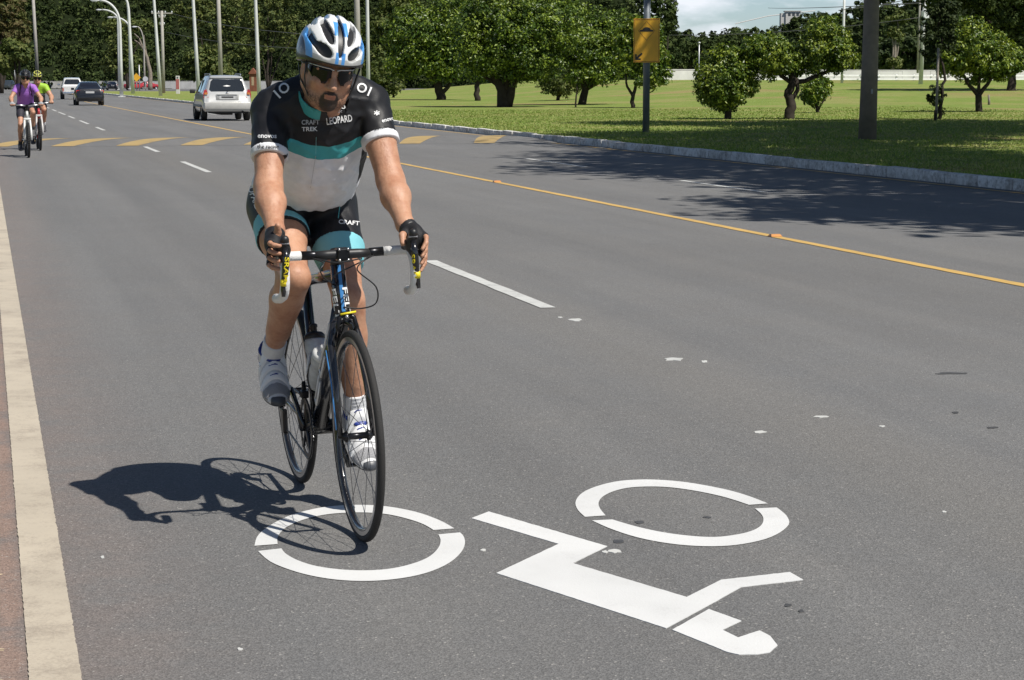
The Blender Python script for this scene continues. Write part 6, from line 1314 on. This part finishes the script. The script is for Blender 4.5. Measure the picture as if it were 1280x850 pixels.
# --- black saloon
BLKC = paint_car('black car paint', (.010, .010, .013)); stD = [(0, .70, .32, .5, .76, .60, .74, .64, .68), (.05, .76, .26, .5, .82, .80, .80, .86, .72), (.12, .78, .24, .52, .855, .95, .79, 1.0, .68), (.48, .78, .24, .55, .87, .96, .80, 1.03, .66), (.80, .78, .24, .55, .875, .95, .82, 1.22, .60), (1.15, .78, .24, .55, .875, .95, .83, 1.385, .56), (1.9, .78, .24, .55, .875, .94, .83, 1.44, .56), (2.55, .78, .24, .55, .875, .93, .83, 1.38, .55), (3.25, .78, .24, .55, .87, .92, .81, .98, .70), (4.2, .74, .28, .52, .82, .78, .76, .84, .62), (4.45, .62, .34, .5, .70, .62, .62, .66, .5)]
def sedx(root, body, panel):
    for sd in (-1, 1): o = panel('tail_lamp', [(sd*.52, .065, .76), (sd*.80, .075, .74), (sd*.845, .115, .86), (sd*.82, .118, .93), (sd*.58, .09, .93)], CRED, root); panel('clear_lens', [(sd*.60, .052, .75), (sd*.79, .06, .735), (sd*.79, .064, .79), (sd*.60, .055, .80)], CLR2, o)
    m = MB(); m.box((-.36, .03, .90), (.36, .07, .93), .008); m.build('chrome_strip', CHR, root); m = MB(); m.box((-.26, .015, .74), (.26, .04, .86), .004); m.build('number_plate', PLT, root); mirrors(root, body, .93, 2.75, 1.0, BLKC)
    m = MB(); m.box((-.76, -.04, .36), (.76, .1, .60), .05); m.build('bumper', BLKC, root, auto=40)
car(113, 131.8, stD, BLKC, 'black saloon car driving away in the middle distance', 'car', 'car', (1.04, .62, 1.36, .50, .50, 1.10), [(1.05, 1.75, 1.7, 1.3), (1.82, 2.95, 2.5, 1.8)], [(.76, .85), (.76, 3.45)], .31, extras=sedx)
# --- white pickup
WHC = paint_car('white pickup paint', (.66, .66, .645)); stP = [(0, .78, .5, .66, .86, .98, .85, 1.04, .80), (.06, .80, .46, .66, .88, 1.0, .86, 1.06, .82), (1.7, .82, .42, .66, .89, 1.0, .87, 1.06, .83), (1.76, .82, .42, .66, .89, 1.02, .87, 1.20, .74), (1.98, .82, .42, .66, .89, 1.02, .87, 1.70, .64), (2.6, .82, .42, .66, .89, 1.02, .87, 1.78, .64), (3.1, .82, .42, .66, .89, 1.02, .87, 1.74, .63), (3.75, .82, .42, .66, .89, 1.02, .86, 1.12, .76), (4.8, .80, .46, .66, .86, .95, .80, 1.0, .7), (5.0, .7, .5, .6, .76, .75, .7, .8, .6)]
def pkx(root, body, panel):
    for sd in (-1, 1): panel('tail_lamp', [(sd*.78, -.012, .66), (sd*.86, -.008, .66), (sd*.86, -.008, .94), (sd*.78, -.012, .94)], CRED, root)
    m = MB(); m.box((-.84, -.14, .42), (.84, .02, .60), .03); m.build('bumper', CHR, root, auto=40); m = MB(); m.box((-.74, -.022, .62), (.74, -.004, 1.02), .006); m.build('tailgate', WHC, root); m = MB(); m.box((-.2, -.03, .64), (.2, -.0225, .74)); m.build('number_plate', PLT, root); mirrors(root, body, 1.06, 3.25, 1.2, CHR)
car(92, 124.2, stP, WHC, 'white pickup truck left of the black saloon', 'pickup_truck', 'pickup', (1.24, .66, 1.64, .56, 1.755, 1.935), [(2.05, 2.95, 2.9, 2.15), (3.0, 3.6, 3.2, 3.0)], [(.80, 1.0), (.80, 4.0)], .37, extras=pkx, under=.45)
# --- small far cars
GRC = paint_car('grey car paint', (.10, .10, .115), .3); RDC = paint_car('red car paint', (.45, .03, .04)); DGC = paint_car('dark green-grey paint', (.05, .06, .065), .3); PLC = paint_car('pale car paint', (.45, .46, .48), .2)
kw = dict(rear=(1.04, .62, 1.36, .50, .50, 1.10), side=[(1.05, 1.75, 1.7, 1.3), (1.82, 2.95, 2.5, 1.8)], wheels=[(.76, .85), (.76, 3.45)], wr=.31)
car(141, 112.8, stD, GRC, 'distant dark grey car right of the black saloon', extras=sedx, **kw)
car(158, 111.6, stD, RDC, 'distant red car just left of the tall lamp posts', rz=math.radians(-50), **kw)
car(173, 111, stD, RDC, 'far red car partly hidden behind the tall lamp posts', rz=math.radians(-80), **kw)
kw2 = dict(rear=(1.09, .66, 1.53, .585, .115, .325), side=[(.62, 1.42, 1.36, .78), (1.5, 2.35, 2.3, 1.5), (2.43, 3.25, 2.72, 2.42)], wheels=[(.80, .85), (.80, 3.5)], wr=.345)
car(14, 112.0, stS, DGC, 'dark sport-utility car behind the purple cyclist\'s shoulder', rz=math.radians(165), **kw2)
car(1, 112.0, stS, PLC, 'pale car cut by the left picture edge', rz=math.radians(190), **kw2)
